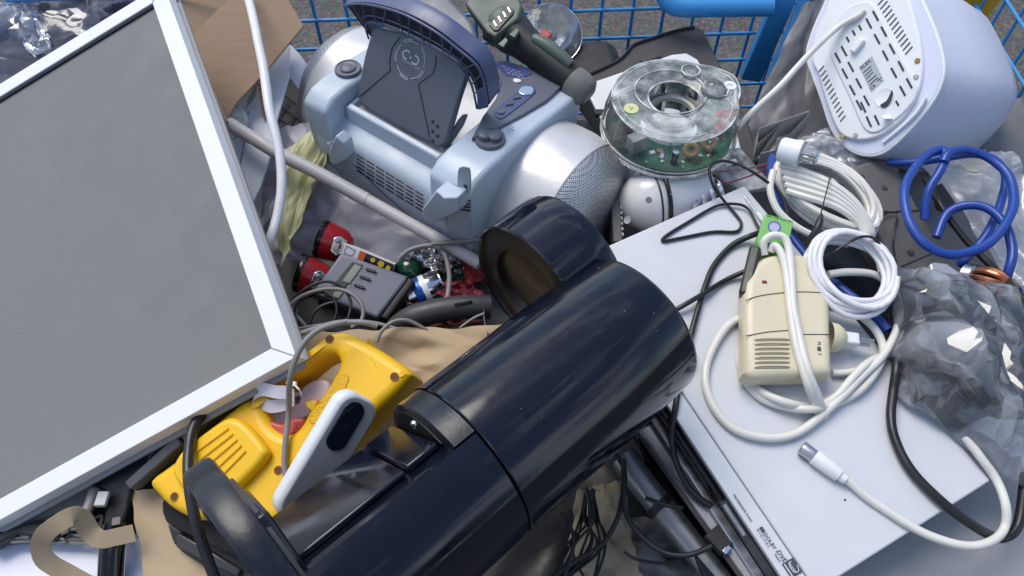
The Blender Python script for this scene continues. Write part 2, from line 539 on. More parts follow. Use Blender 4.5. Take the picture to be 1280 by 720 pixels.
# thick tube handle and the flat post of the gate
hp = spline([at(829, -22, 0.965), at(831, -4, 0.945), at(838, 5, 0.938), at(852, 10, 0.935), at(900, 10, 0.935), at(965, 9, 0.935)], 6)
mk('handle_bar', tube(hp, 0.0135, 16), BLUEPAINT, cage)
mk('post', bar(at(990, -25, 0.965), at(937, 98, 0.80), V((0, -1, 0.3)), 0.034, 0.020), BLUEPAINT, cage, bevel=0.003)
mk('post', bar(at(1018, -25, 0.955), at(965, 98, 0.79), V((0, -1, 0.3)), 0.012, 0.034), BLUEPAINT, cage, bevel=0.002)
mk('floor_panel', box((0.0, 0.6, 0.16), (1, 0, 0), (0, 1, 0), (0, 0, 1), 0.79, 0.45, 0.015), BLUEPAINT, cage)
for sx in (-0.7, 0.7):
    for sy in (0.25, 0.95):
        mk('castor', join(lathe(V((sx, sy - 0.016, 0.06)), (0, 1, 0), [(0, 0), (0, 0.05), (0.004, 0.058), (0.028, 0.058), (0.032, 0.05), (0.032, 0)], 24), box((sx, sy, 0.115), (1, 0, 0), (0, 1, 0), (0, 0, 1), 0.025, 0.022, 0.028)), DGREY, cage)

# lumpy dark sheet added low in the cage to darken the gaps
_cr = {}
def creases(seed, s):
    k = (round(seed, 3), round(s, 2))
    if k not in _cr:
        r = random.Random(int(seed * 977) + int(s * 31))
        n = int(14 + 9 * s)
        _cr[k] = [(r.uniform(-.1, s + .1), r.uniform(-.1, s + .1), r.uniform(0, math.pi), r.uniform(.10, .45), r.uniform(.3, 1.0), r.choice((-1, 1, 1)) * r.uniform(.4, 1)) for _ in range(n)]
    return _cr[k]
def fold(p, seed=0.0, s=1.0, ext=None):
    """creased sheet height about 0.5: random ridges and valleys of limited length with sharp backs"""
    e = ext or 3.0
    wx = p.x + .10 * noise.noise(V((p.x * 1.3 + seed, p.y * 1.3, 1)))
    wy = p.y + .10 * noise.noise(V((p.x * 1.3 + seed, p.y * 1.3, 7)))
    h = 0.0
    for cx_, cy_, an, w, ln, am in creases(seed, e):
        dx_, dy_ = wx - cx_, wy - cy_
        ca_, sa_ = math.cos(an), math.sin(an)
        al = dx_ * ca_ + dy_ * sa_
        if abs(al) > ln * 1.3: continue
        ac = abs(-dx_ * sa_ + dy_ * ca_)
        if ac < w:
            h += am * (1 - ac / w) * w * 2.4 * max(0.0, 1 - (al / (ln * 1.3)) ** 2)
    return 0.5 + 0.5 * math.tanh(h * .9)
GAPDARK = mat('gap_dark', (0.02, 0.021, 0.025), 0.4, var=0.3, vs=18)  # near-black colour stands in for the shade between the things
mk('gap_dark_sheet', grid(lambda u, v: (-0.72 + 1.5 * u, 0.1 + 0.97 * v, 0.60 + 0.12 * fold(V((u * 6, v * 4, 0)), 2, 5, 6)), 60, 50), GAPDARK,
   label='lumpy black sheet added deep in the cage to darken the gaps', cat='dark sheet', smooth=30)

# ================================================================ BIG FLAT PIECES
# ---------------------------------------------------------------- disc player, top plane
DV = PL(930, 420, 0.886, (0.035, -0.105, 1.0))
Lc, Tc, Rc, Bc = (DV.w(*p) for p in ((713, 328), (930, 232), (1240, 600), (1001, 751)))
dx = ((Rc - Bc) + (Tc - Lc)).normalized()           # front -> back
dy = ((Bc - Lc) + (Rc - Tc)); dy = (dy - dx * dy.dot(dx)).normalized()   # along the front
cen = (Lc + Tc + Rc + Bc) / 4
DW, DD = 0.430, 0.256
DH = 0.042
dvd = thing('disc_player', 'silver disc player with black front and logos along its front edge', 'disc player', cen - DV.n * DH)
SILV = mat('silver_lacquer', (0.61, 0.63, 0.665), 0.45, 0.10, var=0.05, vs=6, bump=0.03, bs=1500, dirt=0.10, dcol=(0.35, 0.36, 0.38))
top = PL(0, 0, 0, DV.n, cen, dx)
def dp(a, b, h=0.0):                                 # a: front(-) to back(+), b: along the front
    return cen + dx * a + dy * b + DV.n * h
ins = 0.0225
mk('top_cover', prism([dp(-DD / 2 + ins, -DW / 2), dp(DD / 2, -DW / 2), dp(DD / 2, DW / 2), dp(-DD / 2 + ins, DW / 2)], -DV.n * DH), SILV, dvd, bevel=0.0022, bseg=3)
GAP = mat('seam_dark', (0.02, 0.02, 0.025), 0.6)
mk('front_ledge', prism([dp(-DD / 2, -DW / 2 + .0005, -0.0003), dp(-DD / 2 + ins - .0012, -DW / 2 + .0005, -0.0003), dp(-DD / 2 + ins - .0012, DW / 2 - .0005, -0.0003), dp(-DD / 2, DW / 2 - .0005, -0.0003)], -DV.n * 0.006), SILV, dvd, bevel=0.0008)
GLOSSK = mat('gloss_black', (0.006, 0.006, 0.007), 0.16, var=0.1, bump=0.01)
mk('front_panel', prism([dp(-DD / 2 - 0.001, -DW / 2 + .001, -0.0064), dp(-DD / 2 + ins - .0012, -DW / 2 + .001, -0.0064), dp(-DD / 2 + ins - .0012, DW / 2 - .001, -0.0064), dp(-DD / 2 - 0.001, DW / 2 - .001, -0.0064)], -DV.n * (DH - 0.008)), GLOSSK, dvd, bevel=0.001)
mk('disc_tray', bar(dp(-DD / 2 - .0035, -0.05, -0.017), dp(-DD / 2 - .0035, 0.10, -0.017), DV.n, 0.005, 0.013), GLOSSK, dvd, bevel=0.0008)
mk('trim_strip', bar(dp(-DD / 2 - .004, 0.105, -0.012), dp(-DD / 2 - .004, 0.140, -0.012), DV.n, 0.004, 0.0022), STEEL, dvd)
mk('trim_strip', bar(dp(-DD / 2 - .006, -0.20, -0.037), dp(-DD / 2 - .006, 0.20, -0.037), DV.n, 0.012, 0.008), STEEL, dvd, bevel=0.002)
PRINT = mat('dark_print', (0.05, 0.06, 0.09), 0.6, bump=0)
def dvtext(s, a, b, size, **k):
    return writing(s, dp(a, b), dy, dx, size, h=0.0006, **k)
mk('lettering', dvtext('PROGRESSIVE SCAN', -0.1232, 0.1020, 0.0034), PRINT, dvd, smooth=0)
mk('lettering', join(dvtext('DOLBY', -0.1192, 0.1475, 0.0054), dvtext('D I G I T A L', -0.1228, 0.1412, 0.0036),
     *[box(dp(-0.1174, 0.1424 + q * .0030, 0.0006), dx, dy, DV.n, .0019, .0012, .0002) for q in (0, 1)]), PRINT, dvd, smooth=0)
mk('lettering', join(dvtext('DVD', -0.1182, 0.1665, 0.0068, shear=0.25), dvtext('VIDEO', -0.1216, 0.1685, 0.0029)), PRINT, dvd, smooth=0)
lgo = mk('emblem', join(bar(dp(-0.1135, 0.1795, 0.0006), dp(-0.1135, 0.1945, 0.0006), DV.n, 0.0140, 0.0004)), PRINT, dvd, smooth=0)
PALE = mat('pale_print', (0.62, 0.65, 0.70), 0.5, bump=0)
mk('emblem_mark', join(tube(spline([dp(-0.1115 + .0038 * math.cos(t), 0.1870 + .0055 * math.sin(t), .0010) for t in [x * .7 for x in range(8)]], 3), 0.0004, 6),
     writing('energy', dp(-0.1145, 0.1808, 0), dy, dx, 0.0042, h=0.0010, shear=.3), bar(dp(-.1185, .1805, .0009), dp(-.1185, .1935, .0009), DV.n, .0012, .0003)), PALE, lgo, smooth=0)
# screw dimple, specks and a scratch on the cover are in the lacquer; two small dark crumbs lie on it
mk('crumb', lathe(DV.w(1056, 625), DV.n, [(0, 0.0012), (0.001, 0.0009), (0.0014, 0)], 7), BLACK, label='tiny dark crumb on the silver disc player near the coaxial plug', cat='crumb')

# grey box under the disc player, lower right
GB = PL(1180, 690, 0.795, (0.02, -0.05, 1))
GBM = mat('grey_box_lid', (0.30, 0.305, 0.325), 0.5, var=0.05, vs=5, dirt=0.12, bump=0.04)
mk('storage_box', plate(GB, [[(930, 760), (1150, 560), (1330, 470), (1400, 620), (1330, 800), (1000, 900)]], 0.09, 0.006), GBM,
   label='plain mid grey flat box under the front right corner of the disc player', cat='box')

# ---------------------------------------------------------------- white framed grey board at the left
PN = PL(240, 300, 0.97, (-0.276, -0.342, 1.0))
bd = thing('framed_board', 'large grey board in a white frame leaning over the left side', 'framed board', PN.w(370, 443, -0.02))
A_, B_, C_, D_ = PN.w(0, 117), PN.w(195, 1), PN.w(339, 435), PN.w(0, 631)
ex = ((C_ - D_).normalized() + (B_ - A_).normalized()).normalized()       # towards the right edge
ey = (B_ - C_); ey = (ey - ex * ey.dot(ex)).normalized()                  # towards the top edge
hgt = ((B_ - C_).dot(ey))
LEN = 0.72
FW = 0.0222
def bp_(a, b, h=0.0):      # origin inner lower right corner; a to the left, b up
    return C_ - ex * a + ey * b + PN.n * h
BOARD = mat('grey_board', (0.190, 0.186, 0.174), 0.24, var=0.07, vs=2.2, bump=0.03, bs=500, dirt=0.10, dcol=(0.19, 0.19, 0.18), rvar=0.10)
mk('board', prism([bp_(0.001, 0.001, -0.004), bp_(0.001, hgt - 0.001, -0.004), bp_(LEN, hgt - 0.001, -0.004), bp_(LEN, 0.001, -0.004)], -PN.n * 0.006), BOARD, bd)
def rail(q):
    return prism(q, -PN.n * 0.020)
g = 0.0004
mk('frame_rail', rail([bp_(0, 0), bp_(0, hgt), bp_(-FW, hgt + FW - .002), bp_(-FW, -FW)]), WHITE2, bd, bevel=0.0008)
mk('frame_rail', rail([bp_(g, -g), bp_(-FW + g, -FW), bp_(LEN + FW - g, -FW), bp_(LEN - g, -g)]), WHITE2, bd, bevel=0.0008)
mk('frame_rail', rail([bp_(g, hgt + g), bp_(LEN - g, hgt + g), bp_(LEN + FW, hgt + FW - .002), bp_(-FW + g, hgt + FW - .002)]), WHITE2, bd, bevel=0.0008)
mk('frame_rail', rail([bp_(LEN, 0), bp_(LEN, hgt), bp_(LEN + FW, hgt + FW), bp_(LEN + FW, -FW)]), WHITE2, bd, bevel=0.0008)
for q0, q1 in ((bp_(0, 0), bp_(-FW, -FW)), (bp_(0, hgt), bp_(-FW, hgt + FW - .002))):
    mk('mitre_joint', bar(q0 + PN.n * .0002, q1 + PN.n * .0002, PN.n, .0006, .0006), mat('joint_grime', (.30, .29, .27), .7), bd)
mk('frame_bead', join(bar(bp_(0.002, hgt - 0.0025, -0.003), bp_(LEN, hgt - 0.0025, -0.003), PN.n, 0.004, 0.003)), GLOSSK, bd)
mk('back_lip', join(bar(bp_(-FW + .003, -FW - .003, -0.021), bp_(LEN, -FW - .003, -0.021), PN.n, 0.006, 0.004), bar(bp_(-FW - .001, -FW, -0.021), bp_(-FW - .003, hgt, -0.021), PN.n, 0.005, 0.004)), mat('lip_grey', (.27, .275, .285), .5), bd, bevel=0.0006)
mk('back_sheet', prism([bp_(0.0, 0.0, -0.012), bp_(0.0, hgt, -0.012), bp_(LEN, hgt, -0.012), bp_(LEN, 0.0, -0.012)], -PN.n * 0.003), CARD, bd)

# dark grey bar that runs along under the board's lower edge
ba, bb, bc = at(327, 474, 0.895), at(232, 548, 0.872), at(166, 607, 0.845)
mk('support_bar', join(bar(ba, bb, (0, -0.3, 1), 0.011, 0.02), bar(bb + (bb - ba).normalized() * .002, bc, (0, -0.3, 1), 0.011, 0.02)), mat('bar_grey', (0.075, 0.08, 0.09), 0.45, dirt=0.25, dcol=(0.14, 0.14, 0.14)),
   label='long dark grey plastic bar between the framed board and the yellow tool', cat='bar', bevel=0.0015)
# ================================================================ COFFEE MACHINE lying on its side
NAVY = mat('navy_gloss', (0.0035, 0.0052, 0.0125), 0.10, var=0.10, vs=6, bump=0.02, bs=40, dirt=0.35, dcol=(0.022, 0.025, 0.034), spec=0.5, rvar=0.07)
NAVYD = mat('navy_satin', (0.008, 0.010, 0.017), 0.28, var=0.15, dirt=0.25, dcol=(0.05, 0.05, 0.055))
BROWNK = mat('scorched_brown', (0.016, 0.0125, 0.009), 0.38, var=0.3, vs=30, dirt=0.3, dcol=(0.05, 0.035, 0.02))
ca = V((0.73, 0.68, -0.035)).normalized()
cE = at(794, 405, 0.968)
c1 = V((-ca.y, ca.x, 0)).normalized()
c2 = ca.cross(c1)
CR = 0.0805
phi = math.radians(45)
cl = c1 * math.cos(phi) + c2 * math.sin(phi)         # side where the jug used to stand
cm = ca.cross(cl)                                     # sideways
coffee = thing('coffee_machine', 'glossy navy coffee machine lying across the heap without its jug', 'coffee machine', cE - ca * 0.2 - V((0, 0, CR)))
SEAM = -0.226
mk('water_tank', lathe(cE, ca, [(SEAM + .0008, CR - 0.004), (SEAM + .0008, CR - .0012), (SEAM + 0.002, CR), (-0.10, CR + .001), (-0.006, CR), (-0.002, CR - 0.0012), (0, CR - 0.004), (-0.001, CR - 0.008), (-0.012, CR - 0.011), (-0.014, 0.0)], 96), NAVY, coffee)
mk('crest_strip', lathe(cE, ca, [(SEAM + .001, CR - .001), (SEAM + .001, CR + .0007), (-.004, CR + .0007), (-.001, CR - .001)], 12, ref=c1, a0=math.radians(20), a1=math.radians(47)), NAVY, coffee, smooth=30)
# lower body: round shell with a flat cut on the jug side
dch = 0.047
a_cut = math.acos(dch / CR)
def sect(s, r, step=0.0):
    pts = []
    for k in range(61):
        t = a_cut + (2 * math.pi - 2 * a_cut) * k / 60
        pts.append(cE + ca * s + cl * (r * math.cos(t)) + cm * (r * math.sin(t)))
    return pts
mk('lower_body', loft([sect(-0.415, CR - .004), sect(-0.413, CR), sect(SEAM - 0.002, CR), sect(SEAM - 0.0006, CR - 0.0012), sect(SEAM - .0006, CR - .004)]), NAVY, coffee, smooth=35)
# ledges on the cut face
def cb(s0, s1, m0, m1, n0, n1):      # block given by axis range, sideways range and height range along cl
    pts = [cE + ca * s + cm * m + cl * n for n in (n0, n1) for m in (m0, m1) for s in (s0, s1)]
    return pts, [(0, 2, 3, 1), (4, 5, 7, 6), (0, 1, 5, 4), (2, 6, 7, 3), (0, 4, 6, 2), (1, 3, 7, 5)]
mw = CR * math.sin(a_cut)
mk('back_ledge', cb(-0.392, -0.288, -mw + .010, mw * 0.72, dch + .0005, dch + 0.006), NAVY, coffee, bevel=0.002)
def seg_(s_, r):
    return [cE + ca * s_ + cl * (r * math.cos(t)) + cm * (r * math.sin(t)) for t in [-a_cut * .97 + 2 * a_cut * .97 * k / 24 for k in range(25)]]
mk('shoulder', loft([seg_(-0.250, CR - .003), seg_(-0.248, CR - .0005), seg_(SEAM - .0008, CR - .0005)]), NAVYD, coffee, smooth=40)
rc = mk('shoulder_recess', loft([[cE + ca * s_ + cl * (dch + .004 + (CR - .006 - dch - .004) * (1 - abs(q) ** 2)) + cm * (q * mw * .72) if e_ else cE + ca * s_ + cl * (dch + .003) + cm * (q * mw * .72) for e_, qs in ((1, [x / 8 for x in range(-8, 9)]), (0, [x / 8 for x in range(8, -9, -1)])) for q in qs] for s_ in (-0.2515, -0.2503)]), mat('recess_black', (.004, .004, .005), .5), coffee, smooth=30)
mk('screw', lathe(cE + ca * -0.2518 + cl * (dch + 0.018) + cm * (mw * 0.18), -ca, [(0, 0.0042), (0.002, 0.0040), (0.0034, 0.0024), (0.0036, 0)], 20), CHROME, coffee)
mk('back_ledge', cb(-0.285, -0.253, -mw + .012, mw - .020, dch + .0005, dch + 0.007), NAVY, coffee, bevel=0.002)
# filter basket
cq = c1 * math.cos(math.radians(-5)) + c2 * math.sin(math.radians(-5))
bo = cE + cq * 0.110 + ca * 0.050
bas = mk('filter_basket', lathe(bo, ca, [(-0.098, 0.0755), (-0.100, 0.0775), (-0.098, 0.0795), (-0.06, 0.0808), (-0.036, 0.0815), (-0.032, 0.080), (-0.030, 0.074), (-0.029, 0.0)], 80), NAVY, coffee)
mk('basket_underside', lathe(bo, ca, [(-0.098, 0.0754), (-0.0955, 0.0745), (-0.0955, 0.068), (-0.0965, 0.0665), (-0.0965, 0.050), (-0.0925, 0.0485), (-0.088, 0.0475), (-0.086, 0.045), (-0.0855, 0.0)], 80), BROWNK, bas)
mk('hinge_pin', lathe(bo + c1 * 0.081 + c2 * .01 + ca * -0.08, ca, [(-0.01, 0), (-0.01, 0.005), (0.022, 0.005), (0.024, 0.004), (0.024, 0)], 20), CHROME, bas)
# round base plate that carried the jug
po = cE + cl * 0.045
mk('base_plate', lathe(po, ca, [(-0.394, 0.0), (-0.394, 0.089), (-0.3955, 0.093), (-0.400, 0.0945), (-0.414, 0.0945), (-0.418, 0.093), (-0.419, 0.089), (-0.417, 0.086), (-0.415, 0.0)], 80), NAVYD, coffee)
mk('base_foot', cb(-0.4185, -0.386, -0.02, 0.055, 0.035, 0.098), NAVYD, coffee, bevel=0.004, bseg=3)
mk('warming_plate', lathe(po, ca, [(-0.3938, 0.070), (-0.3905, 0.069), (-0.3905, 0.0)], 60), DGREY, coffee)
kn = mk('foot', lathe(po + cl * 0.06, ca, [(-0.4155, 0.012), (-0.4215, 0.011), (-0.422, 0)], 20), BLACK, coffee)
# specks of dust on the shell are real crumbs
mk('dust', join(*[lathe(cE + ca * random.uniform(-.19, -.02) + (c1 * math.cos(t) + c2 * math.sin(t)) * (CR + .0004), c1 * math.cos(t) + c2 * math.sin(t), [(0, random.uniform(.0002, .0005)), (0.0003, 0)], 6) for t in [random.uniform(.6, 2.8) for _ in range(24)]]), LGREY, coffee, kind='stuff')

# ================================================================ YELLOW SANDER
YEL = mat('yellow_plastic', (0.86, 0.50, 0.008), 0.40, var=0.05, vs=12, bump=0.06, bs=500, dirt=0.22, dcol=(0.40, 0.20, 0.02))
YELD = mat('orange_plastic', (0.40, 0.16, 0.006), 0.5, var=0.08)
YT = PL(400, 480, 0.925, (-0.20, -0.30, 1))
san = thing('electric_sander', 'yellow electric sander with loop handle and vented motor housing', 'sander', YT.w(330, 570, -0.10))
rim = [(184, 601), (214, 577), (240, 551), (298, 503), (318, 497), (340, 474), (370, 446), (398, 424), (414, 415), (432, 415), (452, 424), (486, 444), (512, 463), (509, 474), (492, 492), (470, 512), (452, 530), (420, 565), (392, 592), (378, 604), (362, 612), (352, 622), (352, 642), (342, 654), (330, 652), (312, 640), (285, 645), (255, 650), (232, 646), (210, 634), (196, 620)]
hole = [(341, 476), (366, 468), (390, 450), (408, 441), (419, 443), (422, 457), (408, 482), (397, 499), (384, 513), (373, 532), (359, 542), (342, 535), (331, 519), (327, 503)]
mk('housing', plate(YT, [rim, hole], 0.052, 0.011, 3, 4), YEL, san)
cov = mk('motor_cover', plate(YT, [[(214, 588), (222, 568), (240, 551), (276, 525), (293, 522), (310, 533), (331, 559), (331, 570), (318, 586), (298, 606), (280, 622), (262, 630), (240, 622), (222, 606)]], 0.016, 0.0065, 3, 4, h=0.014), YEL, san)
for k in range(5):
    ox, oy = k * 8.6, k * 9.0
    p0, p1 = YT.w(286 + ox * .62, 535 + oy * .78, 0.0142), YT.w(243 + ox * .85, 566 + oy * .92, 0.0142)
    mk('vent_rib', tube([p0, p0 + (p1 - p0) * .02, p0 + (p1 - p0) * .98, p1], [0.0006, 0.0019, 0.0019, 0.0006], 10), YEL, cov)
    mk('vent_slot', tube([p0 + (V((1, .6, 0)) * .0034), p1 + (V((1, .6, 0)) * .0034)], 0.0010, 6), YELD, cov)
DKO = mat('screw_recess', (0.10, 0.035, 0.004), 0.6)
for (x, y) in ((412, 424), (493, 471), (348, 588), (218, 621)):
    c = YT.w(x, y)
    b_ = mk('screw_boss', lathe(c, YT.n, [(-0.004, 0.0048), (0.0004, 0.0048), (0.0008, 0.0042), (0.0004, 0.0037), (-0.004, 0.0036)], 24), YELD, san)
    mk('screw_hole', lathe(c, YT.n, [(0.00035, 0.0037), (0.00055, 0.0018), (0.00025, 0)], 20), DKO, b_)
GRIPM = mat('yellow_grip', (0.82, 0.47, 0.008), 0.55, var=0.05, bump=0.9, bs=420, vs=12)
mk('grip_pad', plate(YT, [[(425, 468), (436, 475), (412, 519), (394, 530), (386, 524), (398, 504)]], 0.004, 0.0012, 3, 2, h=0.0012), GRIPM, san)
mk('trigger', plate(YT, [[(380, 503), (396, 500), (390, 514)]], 0.02, 0.002, 2, 2, h=-0.006), YEL, san)
mk('nose', loft([ellipse(YT.w(478, 460, -.026), (YT.w(492, 492, -.026) - YT.w(478, 460, -.026)).normalized(), YT.n, 0.036, 0.027, 24), ellipse(YT.w(500, 474, -.027), (YT.w(509, 480, -.026) - YT.w(500, 470, -.026)).normalized(), YT.n, 0.012, 0.020, 24)]), YEL, san, smooth=60)
PADM = mat('felt_pad', (0.018, 0.018, 0.020), 0.95, var=0.35, vs=200, bump=1.0, bs=700)
mk('sanding_pad', plate(YT, [[(203, 622), (235, 636), (300, 655), (345, 690), (300, 700), (240, 672), (205, 652)]], 0.018, 0.006, 3, 3, h=-0.022), PADM, san)
mk('pad_frame', plate(YT, [[(197, 640), (212, 650), (240, 668), (300, 690), (330, 720), (290, 728), (250, 706), (215, 682), (199, 660)]], 0.022, 0.005, 3, 3, h=-0.036), BLACK, san)
mk('frame_clip', plate(YT, [[(218, 668), (224, 666), (262, 688), (300, 712), (296, 722), (255, 702), (220, 684)]], 0.01, 0.002, 0, 2, h=-0.030), mat('satin_black', (0.03, 0.03, 0.032), 0.35), san)

# white strap, pink wad and red cap seen inside the loop handle
PINK = mat('pale_pink_plastic', (0.62, 0.50, 0.56), 0.45, var=0.06, dirt=0.12, dcol=(0.4, 0.3, 0.3))
SP_ = spline([YT.w(322, 508, -.004), YT.w(317, 494, .004), YT.w(328, 487, .010), YT.w(345, 490, .012), YT.w(360, 491, .010), YT.w(368, 497, .006), YT.w(356, 505, .0), YT.w(338, 508, -.002), YT.w(326, 503, -.003)], 5)
mk('plastic_strap', loft([[p + UPV * .0068, p - UPV * .0068, p - UPV * .0068 + FWD * .0009, p + UPV * .0068 + FWD * .0009] for p in SP_]),
   mat('white_strap', (0.70, 0.66, 0.74), 0.4), label='white plastic strap curled over the yellow sander handle', cat='strap', smooth=50)
mk('moulded_tray', plate(PL(365, 505, 0.895, (-.2, -.3, 1)), [[(330, 512), (345, 500), (370, 492), (385, 478), (405, 474), (412, 484), (404, 500), (384, 520), (366, 528), (340, 530)], [(365, 496), (372, 494), (374, 502), (367, 505)]], 0.012, 0.003, 3, 3), PINK,
   label='pale pink moulded plastic piece inside the loop handle of the sander', cat='plastic piece')
mk('coral_moulding', plate(PL(355, 528, 0.902, (-.2, -.3, 1)), [[(325, 528), (338, 525), (352, 529), (366, 522), (380, 524), (372, 540), (350, 550), (332, 542)]], 0.014, 0.004, 3, 3), mat('coral_red', (0.50, 0.07, 0.05), 0.35),
   label='coral red plastic moulding inside the loop handle of the sander', cat='plastic piece')

# ================================================================ HANDSET
HS0, HS1 = at(456, 497, 0.970), at(364, 652, 0.920)
hax = (HS1 - HS0).normalized()
hn = V((0.72, 0.10, 0.66)); hn = (hn - hax * hn.dot(hax)).normalized()
hside = hn.cross(hax)
HP = PL(0, 0, 0, hn, (HS0 + HS1) / 2, hax)
hand = thing('phone_handset', 'white and grey cordless phone handset wedged against the navy machine', 'handset', HS1)
hl = (HS1 - HS0).length
HWH = mat('handset_white', (0.66, 0.70, 0.73), 0.4, var=0.04, dirt=0.12, dcol=(0.4, 0.4, 0.4))
mk('back_shell', slab2(HP, [rect2(hl, 0.046, 0.016, 6)], 0.020, 0.006, 0, 4, h=0.0), HWH, hand)
fc = mk('face', slab2(HP, [rect2(hl - 0.004, 0.040, 0.015, 6)], 0.004, 0.0018, 0, 3, h=0.0028), mat('handset_grey', (0.30, 0.32, 0.35), 0.4, dirt=0.1), hand)
dsp = slab2(PL(0, 0, 0, hn, HP.fr(-hl * 0.26, -0.004), hax), [rect2(0.050, 0.022, 0.0105, 6)], 0.002, 0.0008, 0, 2, h=0.0040)
mk('display', dsp, mat('display_glass', (0.008, 0.012, 0.022), 0.08, var=0.1, bump=0), fc)
# ================================================================ PAPER BAGS
def sheet(fn, nu, nv, th=None):
    return grid(fn, nu, nv)
def patch(pl, quad, nu, nv, amp, s, seed, sag=0.0, hfun=None):
    """a creased sheet over a four sided picture region on a plane"""
    q = [pl.w(*p) for p in quad]
    def f(u, v):
        p = (q[0] * (1 - u) + q[1] * u) * (1 - v) + (q[3] * (1 - u) + q[2] * u) * v
        e = fold(V((u * s, v * s, 0)), seed, 1.0, s)
        n2 = noise.noise(V((u * s * .7 + seed, v * s * .7, seed)))
        h = 1.7 * amp * (e - 0.5) + amp * 0.6 * n2 - sag * (4 * u * (1 - u) * 4 * v * (1 - v))
        if hfun: h += hfun(u, v)
        edge = min(0.006, amp * .3) * noise.noise(V((u * 9 + seed, v * 9, 1.5)))
        return p + pl.n * h + pl.u * edge + pl.v * edge
    return grid(f, nu, nv)
def crinkle(fn, nu, nv, seed, jit=.35):
    """thin film: an uneven net of flat facets with sharp creases between them"""
    r = random.Random(seed)
    vs, fs = [], []
    for j in range(nv + 1):
        for i in range(nu + 1):
            u, v = i / nu, j / nv
            if 0 < i < nu: u += r.uniform(-jit, jit) / nu
            if 0 < j < nv: v += r.uniform(-jit, jit) / nv
            vs.append(V(fn(u, v)))
    for j in range(nv):
        for i in range(nu):
            a, b, c, d = j * (nu + 1) + i, j * (nu + 1) + i + 1, (j + 1) * (nu + 1) + i + 1, (j + 1) * (nu + 1) + i
            fs += [(a, b, c), (a, c, d)] if r.random() < .5 else [(a, b, d), (b, c, d)]
    return vs, fs
KB1 = PL(540, 455, 0.85, (0.05, -0.35, 1))
mk('paper_bag', patch(KB1, [(355, 417), (660, 405), (700, 560), (470, 590)], 80, 60, 0.014, 3.2, 3), KRAFT,
   label='brown kraft paper bag lying between the yellow sander and the navy machine', cat='paper bag', smooth=25)
KB2 = PL(215, 690, 0.81, (0.1, -0.2, 1))
mk('paper_bag', patch(KB2, [(163, 612), (240, 612), (330, 740), (188, 765)], 50, 50, 0.006, 1.4, 8), KRAFT,
   label='torn brown paper bag under the black pad of the sander', cat='paper bag', smooth=25)
# paper twist handle ribbon of that bag
RB = spline([at(118, 735, 0.80), at(82, 716, 0.815), at(57, 700, 0.83), at(51, 682, 0.845), at(56, 668, 0.86), at(72, 655, 0.872), at(92, 645, 0.872), at(104, 650, 0.862), at(112, 664, 0.848), at(126, 674, 0.842), at(146, 671, 0.84), at(168, 666, 0.84)], 7)
wd = [0.012] * len(RB)
def ribbon(P, n, w, up, th=0.0006):
    L = []
    for i, p in enumerate(P):
        t = (P[min(i + 1, len(P) - 1)] - P[max(i - 1, 0)]).normalized()
        s = t.cross(V(up)).normalized() * (w / 2 * (1 + 0.07 * noise.noise(p * 60)))
        k = t.cross(s).normalized() * th
        L.append([p - s + k, p + s + k, p + s - k, p - s - k])
    return loft(L)
mk('paper_strap', ribbon(RB, 0, 0.0185, (0.35, -0.55, 0.75)), KRAFT, label='torn kraft paper handle strap curling at the lower left', cat='paper strap', smooth=60)
# ================================================================ PORTABLE CD RADIO
rX = V((0.7944, -0.6074, 0)); rY = V((0.6074, 0.7944, 0)); rZ = V((0, 0, 1))
rO = V((-0.0848, 0.7633, 0.93)) - rX * 0.037
def rp(x, y, z): return rO + rX * x + rY * y + rZ * z
BLUEGREY = mat('pale_blue_plastic', (0.44, 0.515, 0.60), 0.40, var=0.04, dirt=0.14, dcol=(0.28, 0.30, 0.32))
SLATE = mat('slate_plastic', (0.105, 0.118, 0.152), 0.42, var=0.06, dirt=0.12, dcol=(0.16, 0.16, 0.17), bump=0.1, bs=900)
NAVYP = mat('navy_handle_plastic', (0.066, 0.086, 0.185), 0.42, var=0.08, dirt=0.15, dcol=(0.10, 0.11, 0.15))
SILB = mat('silver_barrel', (0.60, 0.60, 0.61), 0.38, 0.30, var=0.03, vs=5, dirt=0.04, dcol=(0.35, 0.33, 0.30))
def perforated():
    m, nt, b = nodes('perforated_grille')
    N, L = nt.nodes, nt.links
    tc = N.new('ShaderNodeTexCoord')
    vo = N.new('ShaderNodeTexVoronoi'); vo.inputs['Scale'].default_value = 400; vo.inputs['Randomness'].default_value = 0.12
    L.new(tc.outputs['Object'], vo.inputs[0])
    rp_ = N.new('ShaderNodeValToRGB'); rp_.color_ramp.elements[0].position = 0.28; rp_.color_ramp.elements[0].color = (0.05, 0.05, 0.055, 1)
    rp_.color_ramp.elements[1].position = 0.38; rp_.color_ramp.elements[1].color = (0.50, 0.51, 0.53, 1)
    L.new(vo.outputs['Distance'], rp_.inputs[0]); L.new(rp_.outputs[0], b.inputs['Base Color'])
    b.inputs['Roughness'].default_value = 0.35; b.inputs['Metallic'].default_value = 0.7
    bp = N.new('ShaderNodeBump'); bp.inputs['Strength'].default_value = 0.7; bp.inputs['Distance'].default_value = 0.001
    L.new(vo.outputs['Distance'], bp.inputs['Height']); L.new(bp.outputs[0], b.inputs['Normal'])
    return m
PERF = perforated()
radio = thing('portable_radio', 'silver and pale blue portable CD radio with navy carrying handle', 'radio', rp(0, 0, -0.14))
def xprism(x0, x1, prof):
    return loft([[rp(x0, y, z) for y, z in prof], [rp(x1, y, z) for y, z in prof]])
